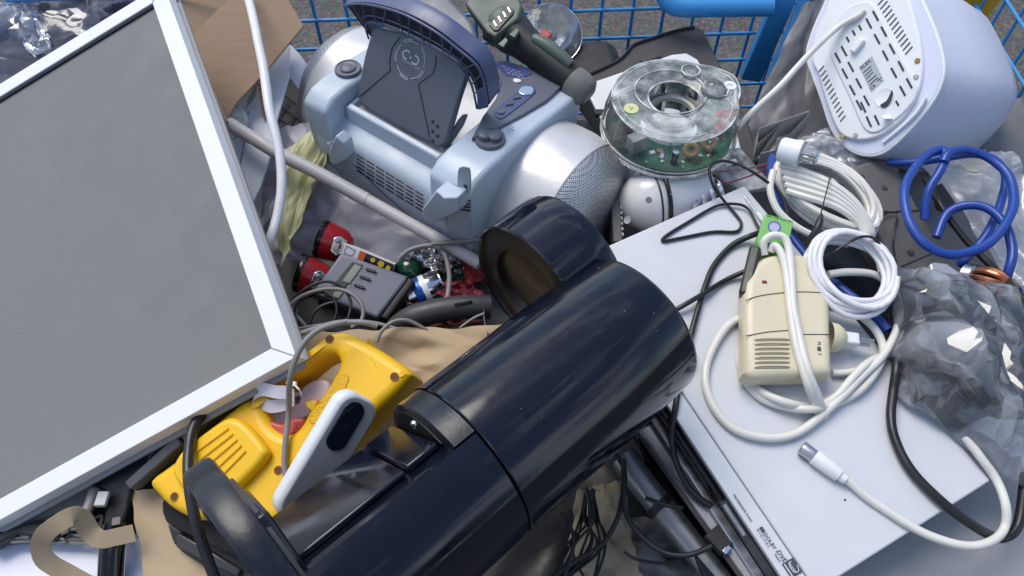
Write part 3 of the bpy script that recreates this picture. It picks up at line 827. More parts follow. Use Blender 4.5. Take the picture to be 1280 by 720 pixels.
mk('body', xprism(-0.118, 0.118, [(-0.080, -0.135), (-0.096, -0.09), (-0.100, -0.03), (-0.090, -0.012), (-0.070, -0.004), (0.02, 0.004), (0.12, 0.0), (0.13, -0.05), (0.12, -0.135)]), BLUEGREY, radio, bevel=0.005, bseg=3)
for s in (1, -1):
    pr = [(-0.086, -0.125), (-0.0975, -0.08), (-0.098, 0.0), (-0.096, 0.024), (-0.078, 0.036), (-0.055, 0.039), (0.00, 0.038), (0.135, 0.024), (0.145, 0.0), (0.125, -0.125)]
    mk('cheek', xprism(s * 0.088, 0.152 if s > 0 else -0.132, pr), BLUEGREY, radio, bevel=0.006, bseg=3)
    pod = mk('speaker_pod', lathe(rp(0 if s > 0 else 0.026, 0.042, -0.088), rX * s, [(0.10, 0.06), (0.12, 0.106), (0.153, 0.110), (0.19, 0.110), (0.222, 0.1065)], 72), SILB, radio)
    mk('speaker_grille', lathe(rp(0 if s > 0 else 0.026, 0.042, -0.088), rX * s, [(0.2222, 0.1060), (0.238, 0.101), (0.253, 0.088), (0.260, 0.062), (0.264, 0.03), (0.265, 0.0)], 72), PERF, pod)
    mk('grille_rim', lathe(rp(0 if s > 0 else 0.026, 0.042, -0.088), rX * s, [(0.2205, 0.1068), (0.2218, 0.1076), (0.2232, 0.1064)], 72), SILB, pod)
# CD bay: front wall, side walls
mk('bay_wall', xprism(-0.080, 0.078, [(-0.068, -0.006), (-0.066, 0.020), (-0.058, 0.022), (-0.056, -0.004)]), BLUEGREY, radio, bevel=0.002)
for x0, x1 in ((-0.086, -0.0802), (0.0782, 0.0878)):
    mk('bay_wall', xprism(x0, x1, [(-0.066, -0.004), (-0.064, 0.016), (0.10, 0.026), (0.10, 0.0)]), BLUEGREY, radio, bevel=0.0015)
mk('bay_floor', xprism(-0.080, 0.078, [(-0.055, 0.004), (-0.055, 0.008), (0.09, 0.012), (0.09, 0.004)]), SILB, radio)
# lid standing open, facing the viewer
lt = V(rY * 0.055 + rZ * 0.093).normalized()
ln = rX.cross(lt); ln = -ln if ln.dot(CAM - rp(0, 0, 0)) < 0 else ln
LP = PL(0, 0, 0, ln, rp(0, -0.046, 0.020), rX)
lid = mk('cd_lid', plate(LP, [[(466, 33), (500, 40), (540, 58), (577, 82), (583, 92), (573, 122), (557, 178), (548, 185), (500, 160), (451, 131), (446, 118), (455, 71)]], 0.011, 0.003, 0, 3), SLATE, radio)
def lline(pts, r=0.0007, h=0.0003, m=GAP, sub=1, nm='groove'):
    P = [LP.w(x, y, h) for x, y in pts]
    return mk(nm, tube(spline(P, sub) if sub > 1 else P, r, 6), m, lid)
lline([(500, 46), (490, 60), (487, 75), (488, 88), (449, 121)])
lline([(544, 70), (545, 80), (541, 92), (523, 105), (530, 138), (537, 172)])
SILP = mat('silver_print', (0.52, 0.53, 0.57), 0.4, bump=0)
ctr = LP.w(513, 75, 0.0004)
for k in range(5):
    t0 = k * 2 * math.pi / 5
    mk('logo_ring', tube([ctr + LP.u * (.0225 * math.cos(t0 + q)) + LP.v * (.0225 * math.sin(t0 + q)) for q in [x * .12 for x in range(10)]], 0.0006, 5), SILP, lid)
    mk('logo_ring', tube([ctr + LP.u * (.0248 * math.cos(t0 + .5 + q)) + LP.v * (.0248 * math.sin(t0 + .5 + q)) for q in [x * .12 for x in range(6)]], 0.0006, 5), SILP, lid)
mk('logo', join(*[tube([LP.w(cx, cy, .0005) + LP.u * (.0062 * math.cos(q)) + LP.v * (.0052 * math.sin(q)) for q in [math.pi * 2 * i / 20 + a0 for i in range(14)]], 0.0013, 6) for cx, cy, a0 in ((509, 69, .9), (519, 75, 4.0))],
     tube([LP.w(513, 73.5, .0005), LP.w(515, 70.5, .0005)], 0.0012, 6), writing('COMPACT DISC', LP.w(503, 76.0), (LP.w(530, 89) - LP.w(506, 76)), LP.v, 0.0042, h=.0006)), SILP, lid, smooth=0)
for q in range(5):
    mk('stud', lathe(LP.w(541 + (q % 2) * 6, 152 + q * 6, 0), ln, [(0, 0.0022), (0.0009, 0.0020), (0.0012, 0)], 12), GAP, lid)
mk('lid_edge', plate(LP, [[(571, 150), (579, 143), (574, 158), (556, 184), (552, 184)]], 0.012, 0.003, 2, 2, h=-0.010), SLATE, lid)
# rear slate hood behind the handle
RD = PL(0, 0, 0, (rZ - rY * 0.25).normalized(), rp(0, 0.10, 0.060), rX)
mk('rear_hood', plate(RD, [[(500, -20), (540, -22), (571, 6), (590, 26), (597, 48), (594, 64), (560, 50), (520, 28), (490, 12)]], 0.05, 0.006, 2, 3), SLATE, radio)
# carrying handle: arch with ribbed inside
HN = PL(0, 0, 0, -rY * 0.98 - rZ * 0.10, rp(0.08, 0.000, 0.062), rX)
outer = [(429, 7), (446, 5), (466, 7), (490, 13), (511, 21), (532, 32), (552, 45), (573, 62), (594, 80), (604, 101), (609, 133)]
inner = [(461, 49), (457, 33), (464, 28), (487, 35), (511, 45), (530, 54), (549, 64), (565, 75), (577, 87), (589, 106), (596, 136)]
def hw(p, h): return HN.w(p[0], p[1], h)
OO = spline([hw(p, 0) for p in outer], 3); II = spline([hw(p, 0) for p in inner], 3)
han = mk('carrying_handle', loft([[o, i, i - HN.n * 0.006, i - HN.n * 0.018, o - HN.n * 0.021 + rZ * 0.003, o - HN.n * 0.012 + rZ * 0.004] for o, i in zip([p - HN.n * .005 for p in OO], [p - HN.n * .005 for p in II])]), NAVYP, radio, smooth=50)
mk('handle_edge', join(tube(OO, 0.0016, 8), tube(II, 0.0014, 8)), NAVYP, han)
rim_o = [OO[i] * .38 + II[i] * .62 for i in range(len(OO))]
mk('handle_edge', tube(rim_o[3:], 0.0008, 6), NAVYP, han)
NAVYL = mat('navy_rib_plastic', (0.07, 0.085, 0.16), 0.45, var=0.08)
for k in range(2, len(OO) - 1, 2):
    mk('handle_rib', tube([OO[k], II[min(k + (1 if k % 4 else 0), len(II) - 1)]], 0.00085, 6), NAVYL, han)
mk('handle_well', loft([[o, i, i - HN.n * .001, o - HN.n * .001] for o, i in zip([p - HN.n * .0042 for p in OO], [p - HN.n * .0042 for p in II])]), mat('navy_dark', (0.008, 0.010, 0.024), 0.6), han)
mk('handle_foot', loft([[hw(p, .001) for p in ((596, 112), (607, 108), (611, 134), (597, 138))], [hw(p, -.020) + rZ * .002 for p in ((596, 112), (607, 108), (611, 134), (597, 138))]]), NAVYP, han, bevel=.002)
# knobs and control panel on the cheeks
def knob(x, y, z, r, two):
    c = rp(x, y, z)
    k = mk('knob', lathe(c, rZ, [(0, r), (0.003, r), (0.005, r * 0.95), (0.005, r * .84), (0.0042, r * .82), (0.0042, 0)], 48), SLATE, radio)
    if two:
        mk('thumb_grip', join(*[lathe(c + rX * (dx_ * r * .33) + rY * (dy_ * r * .33), rZ, [(0.004, r * .46), (0.010, r * .44), (0.0112, r * .36), (0.0116, 0)], 30) for dx_, dy_ in ((.9, .45), (-.9, -.45))], box(c + rZ * .0075, rX * .9 + rY * .45, rY, rZ, r * .35, r * .24, .0032)), SLATE, k, smooth=40)
    else:
        mk('thumb_grip', lathe(c, rZ, [(0.004, r * .62), (0.006, r * .60), (0.0066, r * .55), (0.0060, r * .42), (0.0066, r * .36), (0.0066, 0)], 36), SLATE, k)
knob(0.122, -0.016, 0.0385, 0.0190, True)
knob(-0.112, -0.026, 0.0385, 0.0180, False)
CP = PL(0, 0, 0, (rZ - rY * -0.09).normalized(), rp(0.11, 0.06, 0.0345), rX)
cpn = mk('control_panel', plate(CP, [[(590, 172), (603, 146), (619, 124), (628, 104), (622, 88), (611, 76), (634, 76), (672, 88), (703, 102), (701, 108), (684, 124), (655, 142), (622, 160), (600, 170)]], 0.006, 0.001, 0, 2, h=0.002), SLATE, radio)
mk('button_strip', plate(CP, [[(618, 141), (621, 134), (655, 108), (665, 107), (670, 112), (666, 119), (634, 144), (624, 148)]], 0.003, 0.001, 2, 2, h=0.0035), NAVYP, cpn)
for (x, y, n_, r) in ((626, 140, 20, .0052), (636, 130, 3, .0066), (645.5, 122, 3, .0066)):
    mk('button', lathe(CP.w(x, y, 0.0036), CP.n, [(0, r), (0.0018, r * .92), (0.0022, r * .75), (0.0016, r * .6), (0.0016, 0)], n_, ref=-rY), SLATE, cpn, smooth=20)
mk('button', plate(CP, [[(648, 113), (652, 108), (662, 107), (668, 111), (664, 117), (653, 118)]], 0.003, 0.001, 3, 2, h=0.0056), CHROME, cpn)
mk('button', plate(CP, [[(641, 99), (645, 97.5), (651, 99), (651, 101.5), (645, 102.5)]], 0.003, 0.001, 3, 2, h=0.0045), WHITE, cpn)
mk('tuning_scale', plate(CP, [[(617, 78), (634, 78), (660, 88), (665, 92), (655, 96), (632, 94)]], 0.002, 0.0005, 0, 2, h=0.0032), mat('navy_print', (0.05, 0.07, 0.22), 0.4), cpn)
mk('scale_marks', join(*[bar(CP.w(628 + i * 6 + j * 3, 82 + i * 2.2 + j * 4, .0036), CP.w(632 + i * 6 + j * 3, 84 + i * 2.2 + j * 4, .0036), CP.n, .0009, .0003) for i in range(4) for j in range(3)]), SILP, cpn, smooth=0)
mk('scale_marks', join(*[bar(CP.w(633 + j * 4, 157 - j * 1 + i * 4, .0012), CP.w(638 + j * 4, 161 - j + i * 4, .0012), CP.n, .0008, .0003) for i in range(2) for j in range(2)]), SLATE, cpn, smooth=0)
# details on the front wall
FP = PL(0, 0, 0, -rY, rp(0, -0.1003, 0), rX)
for r_ in range(5):
    for c_ in range(7):
        x0 = 446 + c_ * 12.2; y0 = 193 + c_ * 7.6 + r_ * 5.0
        a_, b_ = FP.w(x0, y0), FP.w(x0 + 9.6, y0 + 6.0)
        mk('louvre', bar(a_, b_, -rY, 0.0020, 0.0010), GAP, radio)
CF = PL(0, 0, 0, -rY, rp(0.12, -0.0985, 0), rX)
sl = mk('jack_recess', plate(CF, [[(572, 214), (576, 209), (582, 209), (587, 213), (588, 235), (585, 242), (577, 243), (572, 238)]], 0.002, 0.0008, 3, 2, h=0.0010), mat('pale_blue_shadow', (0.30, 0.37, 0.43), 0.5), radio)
mk('jack_hole', lathe(CF.w(582, 233, .0011), -rY, [(0, 0.0032), (0.0004, 0.0026), (0.0002, 0)], 16), GAP, sl)
for r_ in range(4):
    mk('louvre', bar(CF.w(573, 249 + r_ * 4.2), CF.w(588, 251 + r_ * 4.2), -rY, 0.0018, 0.0010), GAP, radio)
mk('battery_latch', prism([FP.w(527, 262, .020), FP.w(545, 238, .020), FP.w(556, 246, .022), FP.w(572, 247, .016), FP.w(575, 263, .014), FP.w(541, 281, .018), FP.w(530, 276, .018)], rY * 0.022), BLUEGREY, radio, bevel=0.002)
mk('antenna_clip', prism([FP.w(412, 186, .012), FP.w(419, 170, .012), FP.w(430, 180, .010), FP.w(434, 198, .010), FP.w(418, 208, .012), FP.w(411, 202, .012)], rY * 0.016), BLUEGREY, radio, bevel=0.002)
mk('screw', lathe(FP.w(412, 178, .014), V((-.4, -.6, .5)), [(0, .004), (.003, .0035), (.006, .0012), (.009, 0.0008), (.009, 0)], 12), CHROME, radio)
mk('seam', tube([FP.w(441, 205, -.001), FP.w(480, 243, -.001), FP.w(530, 285, -.001)], 0.0006, 6), GAP, radio)
# ================================================================ BACK ROW
# ---------------------------------------------------------------- dark grey device with white panel (behind the clear drum)
MN = PL(830, 70, 0.885, (0.05, -0.22, 1))
mon = thing('flatbed_scanner', 'dark grey flat device with a white panel under the clear drum', 'scanner', MN.w(820, 110, -0.05))
mk('housing', plate(MN, [[(718, 98), (746, 86), (770, 74), (780, 66), (791, 53), (853, 34), (872, 31), (880, 37), (886, 50), (910, 100), (935, 150), (950, 200), (860, 240), (766, 250), (756, 150)]], 0.05, 0.004, 0, 3), DGREY, mon)
mk('white_panel', plate(MN, [[(730, 106), (760, 96), (840, 68), (858, 66), (872, 74), (885, 98), (920, 160), (930, 200), (860, 232), (768, 236), (757, 160)]], 0.006, 0.002, 0, 2, h=0.003), WHITE2, mon)
mk('rim_lip', tube(spline([MN.w(725, 96, .002), MN.w(746, 88, .002), MN.w(772, 75, .002), MN.w(784, 64, .002), MN.w(793, 55, .002), MN.w(820, 46, .002), MN.w(853, 36, .002), MN.w(868, 34, .002)], 4), 0.0022, 8), BLACK, mon)
mk('latch', plate(MN, [[(801, 72), (822, 64), (827, 66), (826, 70), (806, 77), (801, 76)]], 0.006, 0.001, 0, 2, h=0.006), DGREY, mon)
mk('socket', plate(MN, [[(742, 136), (757, 136), (757, 143), (745, 143)]], 0.008, 0.001, 0, 2, h=0.005), BLACK, mon)
# narrow grey edge panel with a row of little teeth, between radio and white shell
e0, e1_ = at(763, 146, 0.900), at(772, 296, 0.868)
edp = thing('edge_panel', 'narrow dark grey upright panel with toothed edge beside the radio grille', 'panel', (e0 + e1_) / 2 - V((0, 0, .1)))
mk('panel', bar(e0 - V((0, 0, .045)), e1_ - V((0, 0, .045)), (0, 0, 1), 0.012, 0.09), mat('panel_grey', (0.10, 0.098, 0.10), 0.45, dirt=0.2), edp, bevel=0.0015)
for i in range(24):
    p = e0 + (e1_ - e0) * ((i + .5) / 24)
    mk('tooth', box(p + V((0.0068, 0, -0.001)), (1, 0, 0), (0, 1, 0), (0, 0, 1), 0.0012, 0.0022, 0.0015), LGREY, edp, smooth=0)

# black rounded cushion shaped case
mk('rounded_case', plate(PL(745, 70, 0.875, (0, -0.25, 1)), [[(700, 60), (722, 48), (745, 45), (765, 48), (775, 62), (778, 80), (770, 100), (720, 110), (700, 95)]], 0.05, 0.018, 4, 5), mat('soft_black', (0.018, 0.018, 0.020), 0.55, bump=0.2, bs=500),
   label='matt black rounded case behind the green tool and beside the grey device', cat='case')

# ---------------------------------------------------------------- cordless tool, dark green
GRN = mat('bottle_green_plastic', (0.075, 0.105, 0.085), 0.45, var=0.12, dirt=0.2, dcol=(0.10, 0.11, 0.10))
GRND = mat('dark_green_rubber', (0.012, 0.016, 0.015), 0.5, var=0.2, dirt=0.3, dcol=(0.05, 0.055, 0.05))
d0, d1 = at(628, 32, 0.985), at(728, 112, 0.955)
dax = (d1 - d0).normalized()
dnn = V((0, -0.5, 0.85)); dnn = (dnn - dax * dnn.dot(dax)).normalized(); dss = dax.cross(dnn)
dl_ = (d1 - d0).length
drill = thing('cordless_tool', 'dark green cordless tool handle with open battery terminals behind the radio', 'cordless tool', d1 - V((0, 0, .05)))
def dsec(s, ra, rb, n0=0.0): return ellipse(d0 + dax * s + dnn * n0, dss, dnn, ra, rb, 28)
mk('handle', loft([dsec(-0.012, .020, .018), dsec(0.0, .029, .024), dsec(0.022, .029, .026), dsec(0.04, .024, .024), dsec(0.07, .0215, .023), dsec(0.10, .021, .022), dsec(dl_ - .024, .0205, .021), dsec(dl_ - .018, .020, .020)]), GRND, drill, smooth=60)
mk('collar', loft([dsec(-0.014, .026, .022), dsec(-0.008, .031, .026), dsec(0.006, .031, .0265), dsec(0.010, .0295, .025)]), GRN, drill, smooth=40)
mk('end_cap', loft([dsec(dl_ - .0185, .0222, .0225), dsec(dl_ - .006, .0225, .022), dsec(dl_ + .008, .020, .018), dsec(dl_ + .013, .012, .010)]), mat('taupe_grey', (0.17, 0.165, 0.155), 0.5, dirt=0.2), drill, smooth=60)
DP = PL(0, 0, 0, (dnn - dax * .25).normalized(), d0 - dax * 0.016 + dnn * 0.020, dax)
mk('battery_shoe', plate(DP, [[(581, 4), (600, -22), (642, -16), (652, 6), (648, 22), (618, 46), (608, 40)]], 0.030, 0.003, 0, 2), GRN, drill)
tb = mk('terminal_bay', plate(DP, [[(611, 31), (615, 25), (634, 6), (642, 12), (641, 17), (622, 38), (617, 38)]], 0.003, 0.0008, 0, 2, h=0.0022), BLACK, drill)
for i in range(4):
    cx, cy = 618.5 + i * 5.9, 29.5 - i * 5.8
    mk('terminal', bar(DP.w(cx - 1.2, cy - 2.6, .0028), DP.w(cx + 2.0, cy + 3.4, .0028), DP.n, .0014, .002), CHROME, tb)
for (x, y) in ((626, 52), (640, 40)):
    mk('grip_tab', plate(DP, [[(x - 4, y + 3), (x + 6, y - 6), (x + 9, y - 2), (x + 3, y + 7)]], 0.005, 0.001, 0, 2, h=-0.002), GRN, drill)
mk('switch', box(at(682, 46, 0.99), dax, dss, dnn, .0075, .006, .007), RED, drill, bevel=0.0015)
mk('grip_back', tube(spline([d0 + dax * .055 + dss * -.006 + dnn * .020, d0 + dax * .085 + dss * -.010 + dnn * .019, d0 + dax * .12 + dss * -.010 + dnn * .018], 5), [.007 + .003 * math.sin(i / 10 * math.pi) for i in range(11)], 12), GRN, drill)

# ---------------------------------------------------------------- lamp reflector bowl
LB = at(690, 42, 0.90)
refl = thing('lamp_reflector', 'silvery reflector bowl with clear cover behind the green tool', 'reflector', LB - V((0, 0, .04)))
ra = V((0.15, -0.55, 0.82)).normalized()
mk('bowl', lathe(LB, ra, [(-0.040, 0.0), (-0.039, 0.010), (-0.030, 0.026), (-0.014, 0.040), (0.0, 0.0455), (0.001, 0.048), (-0.002, 0.0485), (-0.018, 0.042), (-0.034, 0.028), (-0.044, 0.010), (-0.044, 0)], 48), CHROME, refl)
mk('cover', lathe(LB, ra, [(0.0015, 0.0465), (0.006, 0.040), (0.010, 0.025), (0.012, 0.0)], 48), clearplastic('lens_clear', milk=0.12, bump=0.6), refl)
mk('bulb', lathe(LB, ra, [(-0.038, 0.006), (-0.02, 0.007), (-0.008, 0.010), (0.0, 0.007), (0.003, 0)], 20), WHITE, refl)

# ================================================================ CLEAR DRUM WITH CIRCUIT BOARD
CLR = clearplastic('clear_drum', tint=(0.98, 0.99, 0.985), milk=0.07, rough=0.08)
CLRE = clearplastic('clear_drum_edge', tint=(0.85, 0.88, 0.87), milk=0.55, rough=0.15)
PCB = mat('circuit_green', (0.016, 0.15, 0.075), 0.35, var=0.3, vs=60, bump=0.3, bs=400, dirt=0.25, dcol=(0.10, 0.16, 0.10))
zt, zb = 0.972, 0.918
ct = at(838, 123, zt); cb_ = at(840, 163, zb)
dc = V(((ct.x + cb_.x) / 2, (ct.y + cb_.y) / 2, zb))
drum = thing('clear_drum', 'clear plastic drum with a green circuit board inside', 'drum housing', dc)
RT, RBm, RI = 0.0815, 0.089, 0.034
H = zt - zb
# spout outline on the right: tangent extension of the ring
def ringpts(R, spout=True, n=72):
    out = []
    for k in range(n):
        t = 2 * math.pi * k / n
        r = R
        dt = (t - math.radians(28) + math.pi) % (2 * math.pi) - math.pi      # spout centred on 28 deg
        if spout and abs(dt) < math.radians(30):
            r = R * (1 + 0.20 * (1 - abs(dt) / math.radians(30)) ** 0.8)
        out.append((r * math.cos(t), r * math.sin(t)))
    return out
n_ = 72
R0 = ringpts(RT); R1 = ringpts(RBm)
circ = [(RI * math.cos(2 * math.pi * k / n_), RI * math.sin(2 * math.pi * k / n_)) for k in range(n_)]
def lv(pts, z): return [dc + V((x, y, z)) for x, y in pts]
def shell(loops):
    return loft(loops, False, False)
mk('outer_wall', shell([lv(R1, 0.0), lv([(x * .99, y * .99) for x, y in R1], 0.03), lv(R0, H - .003), lv([(x * .975, y * .975) for x, y in R0], H)]), CLR, drum)
CLRL = clearplastic('clear_drum_lid', tint=(0.97, 0.98, 0.975), milk=0.24, rough=0.12)
mk('lid', shell([lv([(x * .975, y * .975) for x, y in R0], H), lv([(x * .90, y * .90) for x, y in R0], H + .0012), lv([(x * 1.12, y * 1.12) for x, y in circ], H + .001), lv(circ, H - .002)]), CLRL, drum)
mk('hub_wall', shell([lv(circ, H - .002), lv([(x * .96, y * .96) for x, y in circ], 0.004)]), CLR, drum)
mk('rim', join(tube(lv([(x * .985, y * .985) for x, y in R0], H - .001), 0.0014, 6, closed=True), tube(lv([(x * 1.005, y * 1.005) for x, y in R1], 0.001), 0.0022, 6, closed=True), tube(lv(circ, H), 0.0013, 6, closed=True), tube(lv([(x * .90, y * .90) for x, y in R0], H + .0012), 0.0007, 6, closed=True)), CLRE, drum)
mk('rim', tube(lv([(x * 1.0, y * 1.0) for x, y in R1], 0.008), 0.0010, 6, closed=True), CLRE, drum)
for t in (-100, -62, -25, 170, 205):
    q = math.radians(t)
    mk('wall_rib', tube([dc + V((RBm * .985 * math.cos(q), RBm * .985 * math.sin(q), .004)), dc + V((RT * .985 * math.cos(q), RT * .985 * math.sin(q), H - .003))], 0.0009, 6), CLRE, drum)
board = mk('circuit_board', loft([lv([(x * .95, y * .95) for x, y in R1], .006), lv([(x * .95, y * .95) for x, y in R1], .0076), lv([(x * 1.1, y * 1.1) for x, y in circ], .0076), lv([(x * 1.1, y * 1.1) for x, y in circ], .006)], False, False), PCB, drum)
mk('hub_ring', lathe(dc + V((0, 0, .026)), (0, 0, 1), [(0, .028), (0, .034), (.006, .034), (.008, .031), (.006, .028), (0, .028)], 48), mat('ivory_ring', (0.52, 0.51, 0.47), 0.4), drum)
def pol(t, r, z): q = math.radians(t); return dc + V((r * math.cos(q), r * math.sin(q), z))
FERR = mat('toroid_tan', (0.36, 0.22, 0.10), 0.5, var=0.4, vs=120, bump=0.6, bs=200)
ORG = mat('orange_coil', (0.52, 0.09, 0.02), 0.4, var=0.15)
for t, r in ((-72, .062), (-46, .063)):
    c = pol(t, r, .020)
    tdir = (V((-.1, -.75, .66)))
    ax_ = tdir.normalized(); u_ = ax_.orthogonal().normalized(); v_ = ax_.cross(u_)
    mk('toroid_coil', tube([c + u_ * (.0072 * math.cos(q)) + v_ * (.0072 * math.sin(q)) for q in [math.pi * 2 * i / 20 for i in range(20)]], [.0036 + .0004 * (i % 2) for i in range(20)], 8, closed=True), FERR, board)
for t, r, z_ in ((-14, .066, .020), (-4, .072, .026), (2, .064, .022)):
    p = pol(t, r, z_)
    mk('orange_capacitor', tube([p + V((-.008, -.006, -.002)), p + V((-.0075, -.0055, -.002)), p + V((.0075, .0055, .003)), p + V((.008, .006, .003))], [.005, .0068, .0068, .005], 14), ORG, board)
mk('capacitor', lathe(pol(-92, .070, .0076), (0, 0, 1), [(0, .0046), (.019, .0046), (.020, .004)], 20), mat('capacitor_blue', (0.015, 0.02, 0.06), 0.3), board)
mk('capacitor_top', lathe(pol(-92, .070, .0277), (0, 0, 1), [(-.0008, .0044), (0, .004), (0.0002, 0)], 20), CHROME, board)
mk('relay', box(pol(-138, .066, .019), (math.cos(.5), math.sin(.5), 0), (-math.sin(.5), math.cos(.5), 0), (0, 0, 1), .011, .008, .0112), mat('relay_grey', (0.50, 0.50, 0.46), 0.5), board, bevel=0.0008)
mk('transformer', box(pol(-158, .068, .018), (math.cos(.3), math.sin(.3), 0), (-math.sin(.3), math.cos(.3), 0), (0, 0, 1), .008, .009, .0105), BLACK, board, bevel=0.0008)
random.seed(5)
for i in range(44):
    t = random.uniform(-175, 20); r = random.uniform(.046, .080)
    q = random.random() * 3
    m_ = random.choice((CHROME, LGREY, BLACK, WHITE, FERR))
    s_ = random.uniform(.0012, .0030)
    mk('component', box(pol(t, r, .0078 + s_ * .6), (math.cos(q), math.sin(q), 0), (-math.sin(q), math.cos(q), 0), (0, 0, 1), s_ * 1.3, s_, s_ * .6), m_, board, smooth=0)
mk('upright_board', box(pol(95, .050, .030), (1, .1, 0), (-.1, 1, 0), (0, 0, 1), .034, .0012, .022), PCB, drum)
# inner stepped ring wall and nub
mk('inner_step', shell([lv([(x * 1.35 - .004, y * 1.25 + .012) for x, y in circ], H + .001), lv([(x * 1.30 - .004, y * 1.2 + .012) for x, y in circ], H - .026), lv([(x * 1.05, y * 1.02) for x, y in circ], H - .03)]), CLRL, drum)
mk('step_edge', join(tube(lv([(x * 1.36 - .004, y * 1.26 + .012) for x, y in circ], H + .002), .0010, 6, closed=True), tube(lv([(x * 1.1, y * 1.05 + .004) for x, y in circ], H - .026), .0008, 6, closed=True)), CLRE, drum)
mk('nub', lathe(pol(15, .052, H - .004), V((.4, .1, .9)), [(0, .018), (.010, .017), (.016, .012), (.017, 0)], 8), CLR, drum)
mk('nub', lathe(pol(62, .056, H - .02), (0, 0, 1), [(0, .013), (.024, .0125), (.028, .009), (.028, 0)], 8), CLR, drum)
mk('nub_edge', join(tube([pol(15, .052, H - .004) + V((.4, .1, .9)).normalized() * .010 + V((.017 * math.cos(k * math.pi / 4), .017 * math.sin(k * math.pi / 4), -.003 * math.cos(k * math.pi / 4))) for k in range(8)], .0010, 6, closed=True), tube([pol(62, .056, H + .006) + V((.0125 * math.cos(k * math.pi / 4), .0125 * math.sin(k * math.pi / 4), 0)) for k in range(8)], .0010, 6, closed=True)), CLRE, drum)
mk('sticker', lathe(pol(18, .0785, H + .0016), (0, 0, 1), [(0, .0086), (.0003, .0086), (.0003, 0)], 30), WHITE, drum)
mk('sticker', lathe(pol(200, .062, H + .0018), (0, 0, 1), [(0, .0095), (.0003, .0095), (.0003, 0)], 30), mat('pale_yellow_paper', (0.60, 0.60, 0.30), 0.7), drum)
mk('sticker_mark', join(tube([pol(18, .0785, H + .0023) + V((x * .001, y * .001, 0)) for x, y in ((-4, -1), (-1, 2), (1, -1), (4, 1))], .0003, 5), tube([pol(200, .062, H + .0025) + V((x * .001, y * .001, 0)) for x, y in ((-2, 3), (0, -3), (2, 2))], .0004, 5)), PRINT, drum)

# ================================================================ WHITE OVOID APPLIANCE
w0_ = at(772, 262, 0.868); w1_ = at(895, 228, 0.878)
wax = (w1_ - w0_).normalized()
wl = (w1_ - w0_).length
ovo = thing('white_appliance', 'glossy white egg shaped appliance bound with black cord', 'appliance', w0_ - V((0, 0, .04)))
GW = mat('gloss_white', (0.72, 0.72, 0.72), 0.16, var=0.02, dirt=0.06, dcol=(0.4, 0.38, 0.35), rvar=0.05)
mk('shell', lathe(w0_ + wax * .002, wax, [(0, 0), (.003, .014), (.010, .026), (.022, .036), (.038, .0425), (.050, .043)], 56), GW, ovo)
bdy = mk('sleeve', lathe(w0_ + wax * .002, wax, [(.0502, .0425), (.0515, .0420), (.09, .038), (.118, .034), (.124, .030), (.125, 0)], 56), WHITE, ovo)
mk('button_slot', lathe(at(811, 250, .9115), V((.05, -.45, .9)), [(0, .0042), (.0008, .0036), (.0004, 0)], 16), MGREY, ovo)
mk('dimple', lathe(at(784, 275, .888), V((-.6, -.5, .6)), [(0, .0052), (.0008, .0048), (.0003, .0036), (.0003, 0)], 18), LGREY, ovo)
mk('lettering', join(*[bar(at(838 + i * 9, 232 + i * 4 + j * 5, .916), at(845 + i * 9, 235 + i * 4 + j * 5, .9155), (0, 0, 1), .0009, .0003) for i in range(3) for j in range(3)]), LGREY, bdy, smooth=0)
for s_, r_, k_ in ((.0475, .0013, 'cord'), (.058, .0030, 'cord')):
    rr = .0435 if s_ < .05 else .0445
    u_ = wax.orthogonal().normalized(); v_ = wax.cross(u_)
    mk(k_, tube([w0_ + wax * (s_ + .002 * math.sin(q * 2)) + (u_ * math.cos(q) + v_ * math.sin(q)) * rr for q in [math.pi * 2 * i / 40 for i in range(40)]], r_, 8, closed=True), CABLEK, ovo)
# chrome coil spring / hose end beyond it
so = at(858, 256, 0.872)
mk('metal_hose', join(*[tube([so + V((.012 * k, .004 * k, .002 * k)) + V((0, .26, .96)) * (.021 * math.cos(q)) + V((-.35, .9, -.24)).normalized() * (.021 * math.sin(q)) for q in [math.pi * 2 * i / 24 for i in range(24)]], .0036 if k else .005, 8, closed=True) for k in range(4)]), CHROME,
   label='ribbed chrome metal hose end beside the white appliance', cat='hose')
# ================================================================ WHITE TOASTER-LIKE APPLIANCE, base towards the viewer
tn = V((-0.74, -0.36, 0.56)).normalized()
TB = PL(1083, 90, 0.975, tn)
toa = thing('white_kettle', 'white round bodied kitchen appliance lying with its vented base showing', 'kitchen appliance', TB.w(1120, 150, -0.1))
LAV = mat('white_lavender_plastic', (0.66, 0.69, 0.82), 0.28, var=0.015, vs=4, rvar=0.04, bump=0)
rim_px = [(1045, -18), (1090, -26), (1138, -14), (1160, 22), (1174, 62), (1177, 92), (1164, 125), (1132, 164), (1104, 188), (1080, 192), (1058, 182), (1040, 160), (1027, 122), (1016, 92), (1009, 68), (1016, 40), (1030, 8)]
base_w = spline([TB.w(*p, -0.006) for p in rim_px], 4, True)
bc_ = sum(base_w, V((0, 0, 0))) / len(base_w)
def tl(dist, sc, sh=V((0, 0, 0))):
    return [bc_ + (p - bc_) * sc - tn * dist + sh for p in base_w]
sh = V((0.012, 0.006, 0.004))
mk('body', loft([tl(0.0, .96), tl(0.0, 1.0), tl(0.02, 1.03), tl(0.07, 1.10, sh * .6), tl(0.13, 1.13, sh * 1.3), tl(0.185, 1.08, sh * 2), tl(0.225, .95, sh * 2.6), tl(0.252, .77, sh * 2.9), tl(0.268, .5, sh * 3.1), tl(0.275, .2, sh * 3.1)]), LAV, toa, smooth=70)
mk('base_band', tube(tl(0.003, 1.012), 0.0026, 8, closed=True), WHITE2, toa)
